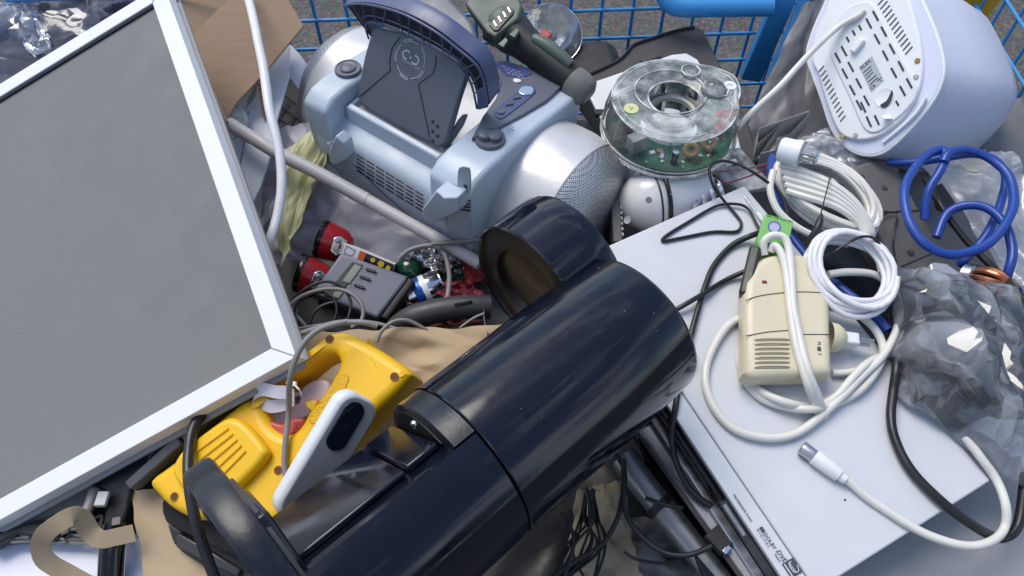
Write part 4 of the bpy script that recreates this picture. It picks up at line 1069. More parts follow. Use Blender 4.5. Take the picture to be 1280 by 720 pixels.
bpx = [(1042, -12), (1090, -20), (1130, -10), (1146, 30), (1152, 62), (1153, 90), (1147, 116), (1131, 144), (1104, 167), (1080, 175), (1058, 172), (1044, 158), (1030, 120), (1022, 92), (1014, 74), (1018, 44), (1032, 12)]
bpl = mk('base_plate', plate(TB, [bpx], 0.008, 0.003, 3, 3), WHITE2, toa)
inner_px = [(1056, 12), (1078, 2), (1092, 6), (1108, 36), (1130, 76), (1146, 112), (1134, 136), (1108, 158), (1092, 166), (1078, 158), (1062, 122), (1044, 84), (1036, 62), (1042, 34)]
mk('base_panel', plate(TB, [inner_px], 0.004, 0.0018, 3, 3, h=0.0022), WHITE, bpl)
SLOT = mat('slot_dark', (0.035, 0.037, 0.042), 0.7)
def slot(x, y, dx_, dy_, w=0.0024, h=.0026, nm='vent_slot'):
    return mk(nm, bar(TB.w(x - dx_ / 2, y - dy_ / 2, h), TB.w(x + dx_ / 2, y + dy_ / 2, h), tn, w, 0.0006), SLOT, bpl, smooth=0)
def s5(x, y, k=1.0): slot(1040 + x / 5.333, y / 5.333, 6.6 * k, 12.2 * k)
for (x, y) in ((290, 105), (345, 210), (400, 325), (460, 440), (515, 555), (245, 155), (300, 260), (355, 370), (412, 485), (470, 605), (80, 340), (125, 445), (178, 555), (230, 670), (38, 385), (85, 490), (135, 600), (180, 700)):
    s5(x, y)
for (x, y) in ((105, 262), (145, 218), (187, 185), (435, 688)):
    s5(x, y, 0.5)
slot(1096, 150, 5.5, 12); slot(1086, 152, 6, 13); slot(1079, 134, 6, 13)
for i in range(13):
    t = i / 12
    x, y = 1102 + 34 * t, 1 + 62 * t
    slot(x, y, -9, 10, 0.0013, .0006, 'vent_line')
for i in range(12):
    t = i / 11
    x, y = 1026.5 + 27 * t, 86 + 62 * t
    slot(x, y, -6.5, 7.5, 0.0012, .0006, 'vent_line')
LBL = mat('grey_label', (0.42, 0.45, 0.47), 0.5, bump=0)
lb = mk('rating_label', prism([TB.w(1074, 84, .0024), TB.w(1090, 70, .0024), TB.w(1105, 101, .0024), TB.w(1089, 116, .0024)], -tn * .0003), LBL, bpl, smooth=0)
lu = (TB.w(1090, 70) - TB.w(1074, 84)); lv_ = TB.w(1090, 70) - TB.w(1105, 101)
mk('lettering', join(writing('SILEX', TB.w(1077.5, 88, 0), lu, lv_, 0.0066, h=.0028), *[bar(TB.w(1079 + i * 2.0, 91 + i * 3.8, .0027), TB.w(1089 + i * 2.0 - (i % 3), 82.5 + i * 3.8, .0027), tn, .0011, .0003) for i in range(5)], writing('CE', TB.w(1090, 113, 0), lu, lv_, 0.006, h=.0028), tube([TB.w(1096, 97, .0028), TB.w(1102, 101, .0028)], .0003, 5), tube([TB.w(1102, 96, .0028), TB.w(1096, 102, .0028)], .0003, 5)), PRINT, lb, smooth=0)
for (x, y, m_) in ((1147, 76, mat('rust_brown', (0.30, 0.19, 0.07), 0.6)), (1145, 96, LGREY), (1052.5, 171, mat('mustard', (0.36, 0.34, 0.10), 0.6)), (1069.5, 169, LGREY)):
    mk('foot', lathe(TB.w(x, y, 0.0), tn, [(0, .0035), (.0012, .0033), (.0016, .0024), (.001, 0)], 16), m_, bpl)
mk('cord_recess', lathe(TB.w(1106, 122, .0022), tn, [(0, .0125), (.001, .012), (.0004, .0105), (.0004, 0)], 30), WHITE2, bpl)
mk('recess_shadow', plate(TB, [[(1100, 131), (1108, 126), (1113, 116), (1115, 112), (1116, 118), (1112, 130), (1104, 135)]], 0.0008, 0.0002, 2, 1, h=.0036), SLOT, bpl)
mk('cord_guide', box(TB.w(1072, 57, .005), TB.w(1078, 48) - TB.w(1066, 64), tn.cross(TB.w(1078, 48) - TB.w(1066, 64)), tn, .010, .005, .004), WHITE2, bpl, bevel=0.002)
mk('cord_clip', box(TB.w(1110, 147, .005), (1, 0, 0), (0, 1, 0), tn, .006, .004, .004), WHITE2, bpl, bevel=0.0015)
mk('band_clip', tube(spline([TB.w(1157, 122, -.002), TB.w(1146, 140, -.002), TB.w(1128, 158, -.003), TB.w(1104, 178, -.004)], 4), .0024, 8), WHITE2, toa)
cabpts = [TB.w(1081, 12, .003), TB.w(1072, 20, .006), TB.w(1048, 34, .012), at(1015, 66, 0.985), at(980, 104, 0.965), at(948, 134, 0.945), at(918, 164, 0.92), at(896, 186, 0.895), at(880, 205, 0.875)]
mk('power_cord', tube(spline(cabpts, 6), 0.0041, 10), CABLEW, toa)

# ================================================================ BAGS BEHIND
GF = None
GREYBAG = mat('grey_sack', (0.165, 0.165, 0.175), 0.5, var=0.12, vs=8, bump=0)
mk('plastic_sack', patch(PL(980, 90, 0.885, (-0.10, -0.45, 1)), [(1004, 5), (1085, -30), (1060, 235), (915, 195)], 60, 60, 0.022, 1.8, 5), GREYBAG,
   label='dull grey plastic sack behind the white appliance against the blue post', cat='plastic sack', smooth=40)
mk('plastic_sack', patch(PL(1230, 210, 0.80, (0.15, -0.3, 1)), [(1120, 150), (1300, 120), (1330, 330), (1120, 330)], 40, 40, 0.02, 1.6, 9), GREYBAG,
   label='smooth grey plastic sack under the right end of the white appliance', cat='plastic sack', smooth=40)
# yellow bucket edge at the top right
yb0 = at(1190, 12, 0.80)
mk('yellow_bucket', lathe(yb0, (0.1, 0.1, 1), [(-0.10, .05), (0.0, .060), (0.085, .066), (0.088, .069), (0.092, .069), (0.092, .064), (0.0, .057), (-0.095, .048), (-.095, 0)], 48), mat('bucket_yellow', (0.62, 0.36, 0.01), 0.4, dirt=0.1),
   label='yellow plastic bucket peeking out behind the white appliance', cat='bucket')
mk('yellow_offcut', plate(PL(1225, 200, 0.84, (0, -.2, 1)), [(lambda: [(1195, 196), (1232, 186), (1244, 206), (1212, 218)])()], 0.006, 0.001, 0, 2), mat('bucket_yellow', (0.6, 0.35, 0.01)),
   label='small yellow plastic offcut beneath the blue cable loop', cat='plastic piece')

# folded pale card (zigzag) in the middle
FOLD = mat('folded_card', (0.40, 0.39, 0.37), 0.6, var=0.06, dirt=0.15)
fp = [at(1011, 139, 0.925), at(948, 161, 0.915), at(946, 180, 0.905), at(975, 156, 0.915), at(950, 192, 0.90), at(968, 188, 0.898), at(1012, 140, 0.922)]
mk('folded_card', loft([[p, p + V((0.003, 0.0008, -0.032)), p + V((0.0042, 0.0022, -0.032)), p + V((0.0012, 0.0014, 0))] for p in fp], True, True), FOLD,
   label='pale folded card in a zigzag beside the grey sack', cat='card', smooth=0)
CF1 = film('clear_film', tint=(0.84, 0.87, 0.93), clear=0.7, milk=0.8, base=0.42, rough=0.3, ws=8, wb=0.25)
CF2 = film('clear_film_bag', tint=(0.80, 0.84, 0.90), clear=0.8, milk=0.35, base=0.10, rough=0.10, ws=5, wb=0.06, lines=0)
mk('plastic_bag', patch(PL(1040, 185, 0.89, (-0.05, -0.3, 1)), [(990, 178), (1060, 148), (1120, 205), (1050, 235)], 40, 40, 0.012, 2.4, 4), CF1,
   label='milky plastic bag under the vented base of the white appliance', cat='plastic bag', smooth=30)
mk('plastic_bag', patch(PL(1240, 270, 0.865, (0.1, -0.2, 1)), [(1150, 205), (1260, 190), (1320, 260), (1300, 400)], 60, 60, 0.016, 2.2, 6), CF1,
   label='milky plastic bag under the loops of blue cable at the right', cat='plastic bag', smooth=30)
mk('plastic_tray', plate(PL(920, 200, 0.872, (0, -.2, 1)), [[(888, 186), (925, 184), (940, 200), (968, 232), (930, 240), (905, 226), (893, 210)], [(905, 196), (922, 193), (930, 206), (908, 208)]], 0.012, 0.002, 0, 2), clearplastic('milky_tray', milk=0.5),
   label='small milky plastic tray under the clear drum', cat='tray')
mk('blue_offcut', plate(PL(860, 225, 0.885, (0.2, -.3, 1)), [[(838, 213), (850, 215), (878, 232), (872, 238), (858, 236)]], 0.006, 0.001, 0, 2), mat('royal_blue', (0.01, 0.04, 0.28), 0.35),
   label='small royal blue plastic offcut beside the white egg shaped appliance', cat='plastic piece')
mk('bottle_stopper', lathe(at(866, 214, 0.898), V((.5, -.4, .6)), [(0, 0), (0, .0055), (.006, .0065), (.012, .005), (.014, 0)], 20), WHITE, label='small white plastic stopper below the clear drum', cat='stopper')
mk('green_board', plate(PL(836, 208, 0.888, (0.1, -.3, 1)), [[(826, 208), (856, 206), (852, 216), (836, 217)]], 0.002, 0.0005, 0, 1), PCB, label='scrap of green circuit board under the front of the clear drum', cat='circuit board')

# ================================================================ CABLE TOOLS
def cable(name, pts, r, m, label, cat='cable', seg=8, sub=7, group=None):
    return mk(name, tube(spline(pts, sub), r, seg), m, label=label, cat=cat, group=group, smooth=60)
def D(l):            # (x, y, height above the disc player)
    return [DV.w(x, y, h) for x, y, h in l]
def A(l):
    return [at(x, y, z) for x, y, z in l]

# thin red wires
cable('wire', A([(848, 210, .905), (862, 218, .905), (880, 226, .902), (905, 228, .900), (930, 222, .903), (965, 208, .905), (1000, 196, .905)]), .0011, mat('red_pvc', (0.35, 0.03, 0.06), .4), 'thin red wire running from the clear drum to the white coiled cable', 'wire', 6)
cable('wire', A([(872, 216, .904), (900, 214, .905), (935, 210, .908), (970, 202, .908), (985, 197, .905)]), .0010, mat('pink_pvc', (0.42, 0.10, 0.16), .4), 'thin pink wire above the red one behind the disc player', 'wire', 6)

# blue cable under the white coils
cable('cable', A([(964, 196, .905), (962, 215, .91), (966, 240, .905), (978, 275, .90), (998, 308, .895), (1022, 338, .893), (1050, 362, .893), (1080, 388, .893), (1105, 415, .89)]), .0058, CABLEB, 'thick blue cable running under the white coils beside the disc player')
# blue cable loops at the right
cable('cable', A([(1110, 203, .905), (1130, 204, .915), (1152, 203, .925), (1180, 198, .935), (1212, 192, .94), (1240, 198, .938), (1254, 215, .93), (1252, 240, .925), (1244, 268, .92), (1230, 297, .915), (1208, 322, .905), (1200, 330, .895)]), .0052, CABLEB, 'blue cable strand crossing behind the large blue loop')
cable('cable', A([(1157, 275, .915), (1157, 255, .925), (1162, 236, .935), (1174, 215, .945), (1180, 198, .95), (1174, 189, .95), (1158, 196, .95), (1143, 213, .95), (1133, 240, .95), (1136, 270, .948), (1150, 297, .945), (1170, 312, .942), (1196, 317, .94), (1230, 307, .945), (1254, 284, .95), (1265, 254, .952), (1256, 218, .953), (1232, 196, .954), (1205, 188, .955), (1184, 193, .956), (1178, 204, .952)]), .0056, CABLEB, 'large blue cable loop lying over the dark grey housing')
cable('cable', A([(1172, 296, .91), (1184, 268, .92), (1208, 257, .93), (1234, 261, .935), (1255, 282, .935), (1264, 312, .93), (1258, 338, .92), (1247, 358, .90), (1235, 375, .88)]), .0055, CABLEB, 'blue cable end curving down to the copper coil at the right')

# ---------------------------------------------------------------- dark grey long housing
GH = PL(1120, 265, 0.885, (0.22, -0.18, 1))
gh = thing('grey_housing', 'long dark grey plastic housing with square holes under the blue cable', 'housing', GH.w(1130, 280, -.04))
WARM = mat('warm_grey_plastic', (0.125, 0.120, 0.115), 0.5, var=0.06, dirt=0.18, bump=0.15, bs=900)
mk('shell', plate(GH, [[(1056, 222), (1064, 212), (1078, 203), (1098, 197), (1112, 199), (1130, 224), (1152, 264), (1176, 306), (1215, 345), (1180, 360), (1140, 346), (1116, 328), (1098, 290), (1092, 262), (1074, 244)]], 0.045, 0.006, 0, 3), WARM, gh)
mk('face', plate(GH, [[(1064, 225), (1072, 214), (1086, 211), (1104, 219), (1120, 240), (1132, 262), (1098, 263), (1082, 248)]], 0.004, 0.0012, 2, 2, h=.0022), WARM, gh)
for (x, y) in ((1077, 221), (1105, 234.5), (1139, 315)):
    mk('square_hole', box(GH.w(x, y, .0024), (1, .3, 0), (-.3, 1, 0), GH.n, .0036, .0032, .0006), SLOT, gh, smooth=0)
mk('seam', tube([GH.w(1097, 265, .0008), GH.w(1150, 263, .0008)], .0007, 6), SLOT, gh)
mk('seam', tube([GH.w(1126, 333, .0008), GH.w(1178, 311, .0008)], .0007, 6), SLOT, gh)
cable('cable', [GH.w(1098, 273, .004), GH.w(1112, 266, .005), GH.w(1122, 268, .004), GH.w(1118, 290, .004), GH.w(1117, 310, .003), GH.w(1121, 325, .003)], .0011, CABLEK, 'thin black wire loop on the dark grey housing', 'wire', 6)
cable('cable', A([(1155, 225, .91), (1168, 246, .915), (1185, 272, .912), (1210, 303, .905), (1240, 335, .90), (1285, 385, .895)]), .0042, CABLEK, 'straight black cable slanting under the blue loops to the right edge')
mk('black_tab', plate(PL(1185, 250, 0.895, (.2, -.2, 1)), [[(1168, 232), (1178, 228), (1197, 256), (1186, 262), (1176, 258)]], .01, .002, 0, 2), BLACK, label='small black plastic wedge inside the large blue loop', cat='wedge')

# ---------------------------------------------------------------- coiled white extension lead
def skein(c, a, b, n, ra, rb, turns, r, jit, lift, seed, per=26):
    """one long cable wound in loops around c, lying in the plane of a, b"""
    rnd = random.Random(seed)
    pts = []
    offs = [(rnd.uniform(-1, 1), rnd.uniform(-1, 1), rnd.uniform(0.78, 1.08), rnd.uniform(.8, 1.1)) for _ in range(turns + 1)]
    for k in range(turns * per):
        i, f = divmod(k, per)
        f /= per
        o0, o1 = offs[i], offs[i + 1]
        o = [x * (1 - f) + y * f for x, y in zip(o0, o1)]
        t = 2 * math.pi * f
        pts.append(c + a * (ra * o[2] * math.cos(t) + jit * o[0]) + b * (rb * o[3] * math.sin(t) + jit * o[1]) + n * (lift * (i + f) / turns + .002 * math.sin(3 * t + i)))
    return pts
sp = PL(1030, 250, 0.905, (-0.1, -0.25, 1))
sa = (sp.w(1092, 296) - sp.w(968, 205)).normalized(); sb = sp.n.cross(sa)
wl_ = thing('extension_lead', 'coiled white mains extension lead with its plug on top', 'extension lead', sp.w(1030, 250, -.02))
mk('cord', tube(skein(sp.w(1030, 247), sa, sb, sp.n, .070, .036, 12, .0045, .0035, .022, 3), .0045, 8), CABLEW, wl_)
mk('cord', tube(spline([sp.w(966, 212, .030), sp.w(962, 235, .028), sp.w(972, 262, .024), sp.w(998, 285, .02), sp.w(1030, 300, .016), sp.w(1060, 305, .01)], 6), .0045, 8), CABLEW, wl_)
for k in range(5):
    o = k * 9.5
    mk('cord', tube(spline([sp.w(975 + o * .2, 205 + o * .85, .030 - k * .002), sp.w(1000 + o * .3, 212 + o * .95, .036 - k * .002), sp.w(1040 + o * .25, 232 + o * .8, .038 - k * .002), sp.w(1072 + o * .05, 258 + o * .6, .034 - k * .002), sp.w(1090 - o * .2, 290 + o * .2, .024), sp.w(1084 - o * .3, 303, .010)], 6), .0045, 8), CABLEW, wl_)
pg0, pg1 = at(974, 186, 0.955), at(1001, 193, 0.958)
pax = (pg1 - pg0).normalized()
plg = mk('plug', lathe(pg0, pax, [(0, 0), (0, .013), (.003, .0155), (.018, .0160), (.020, .0172), (.026, .0172), (.027, .015), (.027, 0)], 32), WHITE, wl_)
mk('plug_pin', box(pg0 + pax * .037, pax, V((0, 0, 1)).cross(pax), (0, 0, 1), .011, .0075, .0045), CHROME, plg, bevel=.001)
mk('plug_cover', box(pg0 + pax * .034 + V((0, 0, .004)), pax, V((0, 0, 1)).cross(pax), (0, 0, 1), .010, .010, .0065), clearplastic('plug_sleeve', milk=.2), plg, bevel=.001)
cable('cable_tie', [sp.w(1039, 212, .046), sp.w(1035, 232, .048), sp.w(1030, 252, .046), sp.w(1025, 272, .042)], .0009, CABLEK, 'thin black wire lying across the coiled extension lead', 'wire', 6)
mk('jack_plug', tube(A([(1027, 268, .945), (1025, 276, .945), (1021, 288, .94), (1012, 300, .93), (1006, 304, .925)]), [.0018, .0042, .0048, .004, .002], 12), BLACK, label='black jack plug lying at the end of the coiled extension lead', cat='plug')
cable('cable', [sp.w(1012, 296, .012), sp.w(1002, 300, .012), sp.w(1000, 292, .014), sp.w(1008, 288, .016), sp.w(1020, 284, .016)], .0010, CABLEK, 'tiny black wire loop beside the black jack plug', 'wire', 6)

# ---------------------------------------------------------------- thinner white coil
s2 = PL(1057, 345, 0.915, (-0.05, -0.2, 1))
mk('coiled_cable', join(tube(skein(s2.w(1060, 344), V((1, 0, 0)), s2.n.cross(V((1, 0, 0))), s2.n, .0500, .0500, 9, .0034, .0045, .020, 8), .0036, 8)), CABLEW2,
   label='bright white round coil of thin cable beside the cream adapter', cat='coiled cable', smooth=60)
cable('cable', [s2.w(1026, 325, .012), s2.w(1040, 318, .020), s2.w(1062, 303, .027), s2.w(1080, 296, .026), s2.w(1095, 300, .02), s2.w(1108, 320, .01), s2.w(1112, 335, .0)], .0018, CABLEK, 'thin black cord tied across the bright white coil', 'wire', 6)

# ---------------------------------------------------------------- green card box and black stick adapter beside it
gp = PL(965, 285, 0.935, (-0.15, -0.35, 1))
GREENC = mat('lime_print', (0.20, 0.50, 0.13), 0.45, var=0.05, bump=0)
pk = thing('card_pack', 'small lime green printed card pack leaning beside the cream adapter', 'card pack', gp.w(962, 300, -.03))
mk('pack', plate(gp, [[(957, 267), (992, 276), (984, 312), (950, 312), (946, 300)]], 0.028, 0.0012, 0, 1), GREENC, pk)
mk('lettering', join(writing('ON THE WAY ST', gp.w(958, 270.5), gp.w(990, 279) - gp.w(958, 270.5), gp.v, .0038, h=.0004), bar(gp.w(970, 290, .0003), gp.w(976, 292, .0003), gp.n, .004, .0003)), mat('dark_green_print', (.02, .09, .02), .5), pk, smooth=0)
mk('round_emblem', join(lathe(gp.w(968, 283.5, .0003), gp.n, [(0, .0075), (.0003, .0073), (.0003, 0)], 18), lathe(gp.w(962, 309, .0003), gp.n, [(0, .006), (.0003, .0058), (.0003, 0)], 18)), mat('violet_print', (.12, .10, .38), .5), pk)
mk('round_emblem', join(lathe(gp.w(968, 284, .0006), gp.n, [(0, .0058), (.0003, .0056), (.0003, 0)], 18)), mat('pale_violet', (.45, .45, .62), .5), pk)
mk('stick_adapter', bar(at(944, 312, 0.925), at(930, 372, 0.912), (-.3, -.3, 1), 0.013, 0.020), mat('olive_black', (0.03, 0.032, 0.028), .4), label='slim black stick adapter between the green pack and the cream adapter', cat='adapter', bevel=.003)
cable('cable', [DV.w(930, 372, .012), DV.w(927, 380, .006), DV.w(930, 384, .004), DV.w(936, 378, .004)], .0016, CABLEK, 'short black lead end at the left side of the cream adapter', 'cable', 6)
mk('glass_tube', tube(A([(929, 244, .905), (960, 285, .905)]), .0022, 8), clearplastic('glass_rod', milk=.3), label='thin clear rod along the back edge of the disc player', cat='rod')
# ================================================================ CREAM PLUG-IN ADAPTER with its white lead
AD = DV.up(0.036)
CREAM = mat('cream_plastic', (0.66, 0.60, 0.43), 0.42, var=0.05, vs=14, dirt=0.12, dcol=(0.48, 0.40, 0.22))
ada = thing('plug_adapter', 'yellowed cream plug-in adapter with vents lying on the disc player', 'adapter', DV.w(985, 420))
mk('body', plate(AD, [[(931, 352), (936, 338), (945, 326), (958, 318), (972, 315), (997, 315), (1012, 318), (1026, 328), (1035, 340), (1038, 354), (1040, 400), (1042, 466), (1010, 469), (970, 470), (940, 471), (931, 464)]], 0.033, 0.010, 0, 6), CREAM, ada)
mk('seam', join(tube(spline([AD.w(932, 376, .0002), AD.w(945, 371, .0003), AD.w(970, 367, .0003), AD.w(1000, 365, .0003), AD.w(1026, 366, .0003)], 4), .0005, 6)), SLOT, ada)
mk('seam', join(tube(spline([AD.w(932, 420, .0002), AD.w(960, 415, .0003), AD.w(985, 413, .0003)], 4), .0005, 6), tube([AD.w(1003, 418, .0003), AD.w(1038, 418, .0002)], .0005, 6)), SLOT, ada)
for i in range(7):
    y = 423.5 + i * 5.7
    mk('vent_rib', tube(spline([AD.w(943, y + 1, .0), AD.w(950, y - .6, .0008), AD.w(970, y - 1, .0010), AD.w(982, y - .6, .0008), AD.w(987, y + .5, .0)], 3), .0013, 8), CREAM, ada)
    mk('vent_slot', tube([AD.w(944, y + 2.7, .0), AD.w(986, y + 2.3, .0)], .0006, 6), mat('cream_shadow', (.24, .21, .14), .6), ada)
mk('indicator', box(AD.w(955.5, 352.5, .0002), (1, 0, 0), (0, 1, 0), AD.n, .0026, .0017, .0006), mat('dark_red', (.16, .02, .015), .3), ada)
mk('lettering', join(writing('N', AD.w(1022, 427), (AD.w(1022, 440) - AD.w(1022, 427)), (AD.w(1030, 430) - AD.w(1020, 430)), .0052), writing('3', AD.w(1023, 441), (AD.w(1022, 450) - AD.w(1022, 440)), (AD.w(1030, 430) - AD.w(1020, 430)), .0048), bar(AD.w(1024, 433.5, .0004), AD.w(1024, 438.5, .0004), AD.n, .004, .0003)), PRINT, ada, smooth=0)
pd = (DV.w(1075, 427, .02) - DV.w(1046, 423, .02)).normalized()
pst = DV.w(1040, 422, .019)
mk('plug_neck', lathe(pst, pd, [(-.004, .017), (.004, .0165), (.010, .013), (.013, .010)], 28), CREAM, ada)
mk('plug_block', box(pst + pd * .020, pd, DV.n.cross(pd), DV.n, .0085, .0072, .007), WHITE, ada, bevel=.002)
for s_ in (-1, 1):
    mk('plug_pin', tube([pst + pd * .0285 + DV.n * (s_ * .0055), pst + pd * .044 + DV.n * (s_ * .0055)], .0022, 10), STEEL, ada)
RL = .0046
mk('cord', tube(spline([AD.w(957, 320, -.004), AD.w(957, 304, .004), AD.w(968, 296, .009), AD.w(982, 299, .010), AD.w(988, 314, .008), AD.w(990, 342, .0055), AD.w(990, 382, .0055), AD.w(995, 412, .0055), AD.w(1007, 462, .0055), AD.w(1021, 496, -.012), AD.w(1030, 520, -.034)], 7), RL, 10), CABLEW, ada)
mk('cord', tube(spline([AD.w(966, 316, -.002), AD.w(970, 309, .004), AD.w(977, 316, .006), AD.w(983, 335, .0055), AD.w(985.5, 362, .005), AD.w(987, 392, .005), AD.w(994, 435, .005), AD.w(1006, 476, .0), AD.w(1018, 505, -.020), AD.w(1024, 521, -.036), AD.w(1032, 522, -.036)], 7), RL, 10), CABLEW, ada)
mk('cord', tube(spline(D([(936, 396, .006), (915, 404, .005), (898, 423, .005), (886, 452, .005), (884, 483, .005), (896, 514, .005), (920, 537, .005), (956, 547, .005), (990, 542, .005), (1020, 523, .008), (1046, 500, .012), (1076, 470, .014), (1100, 446, .014), (1116, 416, .014), (1121, 384, .016), (1112, 358, .018), (1090, 343, .020), (1060, 341, .022), (1034, 345, .024)]), 7), RL, 10), CABLEW, ada)
mk('cord', tube(spline(D([(1036, 386, .016), (1052, 388, .016), (1072, 396, .014), (1092, 416, .012), (1101, 440, .010), (1093, 464, .009), (1074, 487, .008), (1046, 503, .005), (1016, 510, .0155), (986, 508, .010), (953, 497, .006), (934, 476, .005), (926, 450, .005), (929, 424, .006), (936, 410, .006)]), 7), RL, 10), CABLEW, ada)
mk('cord', tube(spline(D([(940, 480, .005), (958, 492, .012), (986, 503, .016), (1016, 507, .006), (1042, 496, .012), (1062, 474, .016), (1080, 456, .016), (1098, 446, .006), (1116, 442, .006), (1132, 452, .006), (1142, 470, .006)]), 7), RL, 10), CABLEW, ada)
mk('cord', tube(spline(D([(1040, 466, .006), (1058, 466, .006), (1076, 462, .005)]), 6), RL * .9, 10), CABLEW, ada)

# ---------------------------------------------------------------- white coaxial lead on the disc player
cx = thing('coaxial_lead', 'white coaxial lead with metal tipped plug across the disc player corner', 'coaxial lead', DV.w(1100, 620))
mk('cord', tube(spline([DV.w(1205, 545, .012), DV.w(1226, 570, .010), DV.w(1246, 597, .004), at(1258, 630, .862), at(1256, 660, .852), at(1236, 679, .858), DV.w(1200, 682, .004), DV.w(1150, 665, .0045), DV.w(1092, 629, .0045), DV.w(1062, 604, .0065), DV.w(1052, 596, .008)], 8), RL, 10), CABLEW, cx)
q0, q1 = DV.w(1053, 597, .008), DV.w(1002, 559, .008)
qa = (q1 - q0).normalized(); ql = (q1 - q0).length
pl_ = mk('plug', lathe(q0, qa, [(-.004, .0048), (0, .0052), (.003, .0050), (.004, .0074), (.012, .0080), (ql * .68, .0086), (ql * .70, .0080)], 28, cap1=True), WHITE, cx)
mk('plug_tip', lathe(q0, qa, [(ql * .68, .0074), (ql * .98, .0074), (ql, .0070), (ql, .0060), (ql * .86, .0058), (ql * .86, 0)], 28), STEEL, cx)

# ---------------------------------------------------------------- black leads on the disc player
cable('cable', D([(986, 275, .012), (975, 242, .02), (945, 217, .03), (920, 204, .03), (900, 201, .03), (887, 210, .028), (892, 232, .02), (905, 250, .006), (922, 270, .003), (927, 280, .003), (920, 289, .003), (890, 289, .003), (850, 297, .003), (830, 301, .003), (832, 295, .003), (860, 277, .003), (895, 257, .004), (920, 254, .006), (935, 260, .006), (945, 277, .006), (956, 299, .012)]), .0019, CABLEK, 'thin black lead looping over the back corner of the disc player')
cable('cable', D([(955, 290, .022), (938, 295, .010), (915, 307, .004), (893, 332, .004), (880, 362, .004), (869, 400, .004), (862, 430, .004), (852, 470, .004), (845, 510, .003), (840, 545, -.012), (845, 580, -.028), (862, 612, -.035), (888, 632, -.036)]), .0036, CABLEK, 'black lead running down the disc player behind the navy machine')
cable('cable', D([(940, 336, .012), (905, 352, .004), (872, 372, .010), (845, 388, .006), (820, 400, -.01)]), .0031, CABLEK, 'black lead crossing from the stick adapter to the navy machine')
mk('strain_relief', tube(spline(D([(858, 430, .005), (862, 440, .006), (860, 455, .006), (852, 468, .005)]), 4), [.003 + .004 * math.sin(i / 12 * math.pi) for i in range(13)], 12), BLACK, label='black cable knot at the right rim of the navy machine', cat='cable knot')
cable('cable', [DV.w(1108, 395, .004), DV.w(1115, 430, .006), DV.w(1117, 460, .0155), DV.w(1114, 490, .008), DV.w(1112, 520, .006), DV.w(1119, 550, .006), DV.w(1140, 590, .006), DV.w(1178, 628, .006), DV.w(1215, 655, .004), at(1250, 671, .845), at(1270, 660, .845), at(1278, 630, .85), at(1283, 590, .86)], .0052, CABLEK, 'thick black cable curving from the coils over the disc player corner')
mk('black_tab', box(DV.w(1128, 456, .006), (1, -.3, 0), (.3, 1, 0), DV.n, .006, .004, .005), BLACK, label='small black plastic stub poking out beside the clear bag', cat='stub', bevel=.001)

# ================================================================ CLEAR BAG WITH MOTOR AND LEADS, right edge
BG = PL(1205, 460, 0.895, (0.06, -0.15, 1))
mot = thing('electric_motor', 'dark electric motor with wound cable inside the clear bag', 'motor', BG.w(1200, 450, -.02))
IRON = mat('dark_iron', (0.035, 0.036, 0.04), 0.4, 0.3, var=0.25, vs=40, dirt=0.3, dcol=(.1, .1, .1))
mo = BG.w(1185, 415, .0); ma = (BG.w(1235, 500, .0) - mo).normalized()
mk('can', lathe(mo, ma, [(-.03, 0), (-.03, .018), (-.026, .024), (.02, .026), (.03, .024), (.032, .012), (.045, .010), (.045, 0)], 40), IRON, mot)
mk('shaft_ring', lathe(BG.w(1232, 410, .018), V((.2, -.3, .9)), [(0, .014), (.006, .024), (.012, .026), (.014, .022), (.010, .012)], 32), mat('smoke_grey', (.16, .165, .175), .4), mot)
mk('winding', tube(skein(BG.w(1240, 482, -.004), V((.9, -.3, 0)).normalized(), V((.3, .9, 0)).normalized(), BG.n, .042, .036, 9, .004, .006, .016, 12), .0032, 8), CABLEK, mot)
mk('bracket', plate(BG, [[(1132, 420), (1160, 395), (1196, 440), (1190, 480), (1150, 500)]], .02, .004, 0, 3, h=.006), mat('bracket_grey', (.10, .10, .105), .5), mot)
mk('winding', tube(skein(BG.w(1176, 450, -.004), V((.9, -.3, 0)).normalized(), V((.3, .9, 0)).normalized(), BG.n, .022, .026, 5, .004, .005, .014, 14), .0030, 8), CABLEK, mot)
bagq = [(1116, 322), (1292, 362), (1318, 628), (1130, 490)]
bq = [BG.w(*p) for p in bagq]
def bagf(u, v):
    p = (bq[0] * (1 - u) + bq[1] * u) * (1 - v) + (bq[3] * (1 - u) + bq[2] * u) * v
    bulge = 0.066 * (math.sin(math.pi * min(max(u, 0), 1)) ** .55) * (math.sin(math.pi * v) ** .5)
    e = fold(V((u * 2.4, v * 2.4, 0)), 17, 1.0, 2.4)
    e2 = fold(V((u * 5, v * 5, 0)), 5, 1.0, 5)
    w_ = min(1, 6 * u * (1 - u) + .4) * min(1, 6 * v * (1 - v) + .4)
    ed = V((noise.noise(V((u * 5, v * 5, 3))), noise.noise(V((u * 5, v * 5, 9))), 0)) * .012
    return p + BG.n * (bulge + .046 * (e - .5) * w_ + .014 * (e2 - .5) * w_ - .012) + ed
mk('plastic_bag', crinkle(bagf, 20, 22, 5), CF2, label='clear crinkled plastic bag holding a dark motor at the right edge', cat='plastic bag', smooth=12)
mk('metal_block', prism(A([(1162, 330, .935), (1168, 327, .935), (1184, 329, .935), (1205, 344, .93), (1210, 352, .925), (1170, 352, .928)]), (0.0, 0.002, -.02)), mat('zinc', (.55, .56, .57), .35, .6), label='small zinc block above the clear bag', cat='metal block', bevel=.002)
co = at(1226, 350, 0.905)
cop = thing('copper_coil', 'copper wound motor coil with steel ring below the blue loops', 'coil', co - V((0, 0, .02)))
cax = V((.55, -.55, .35)).normalized()
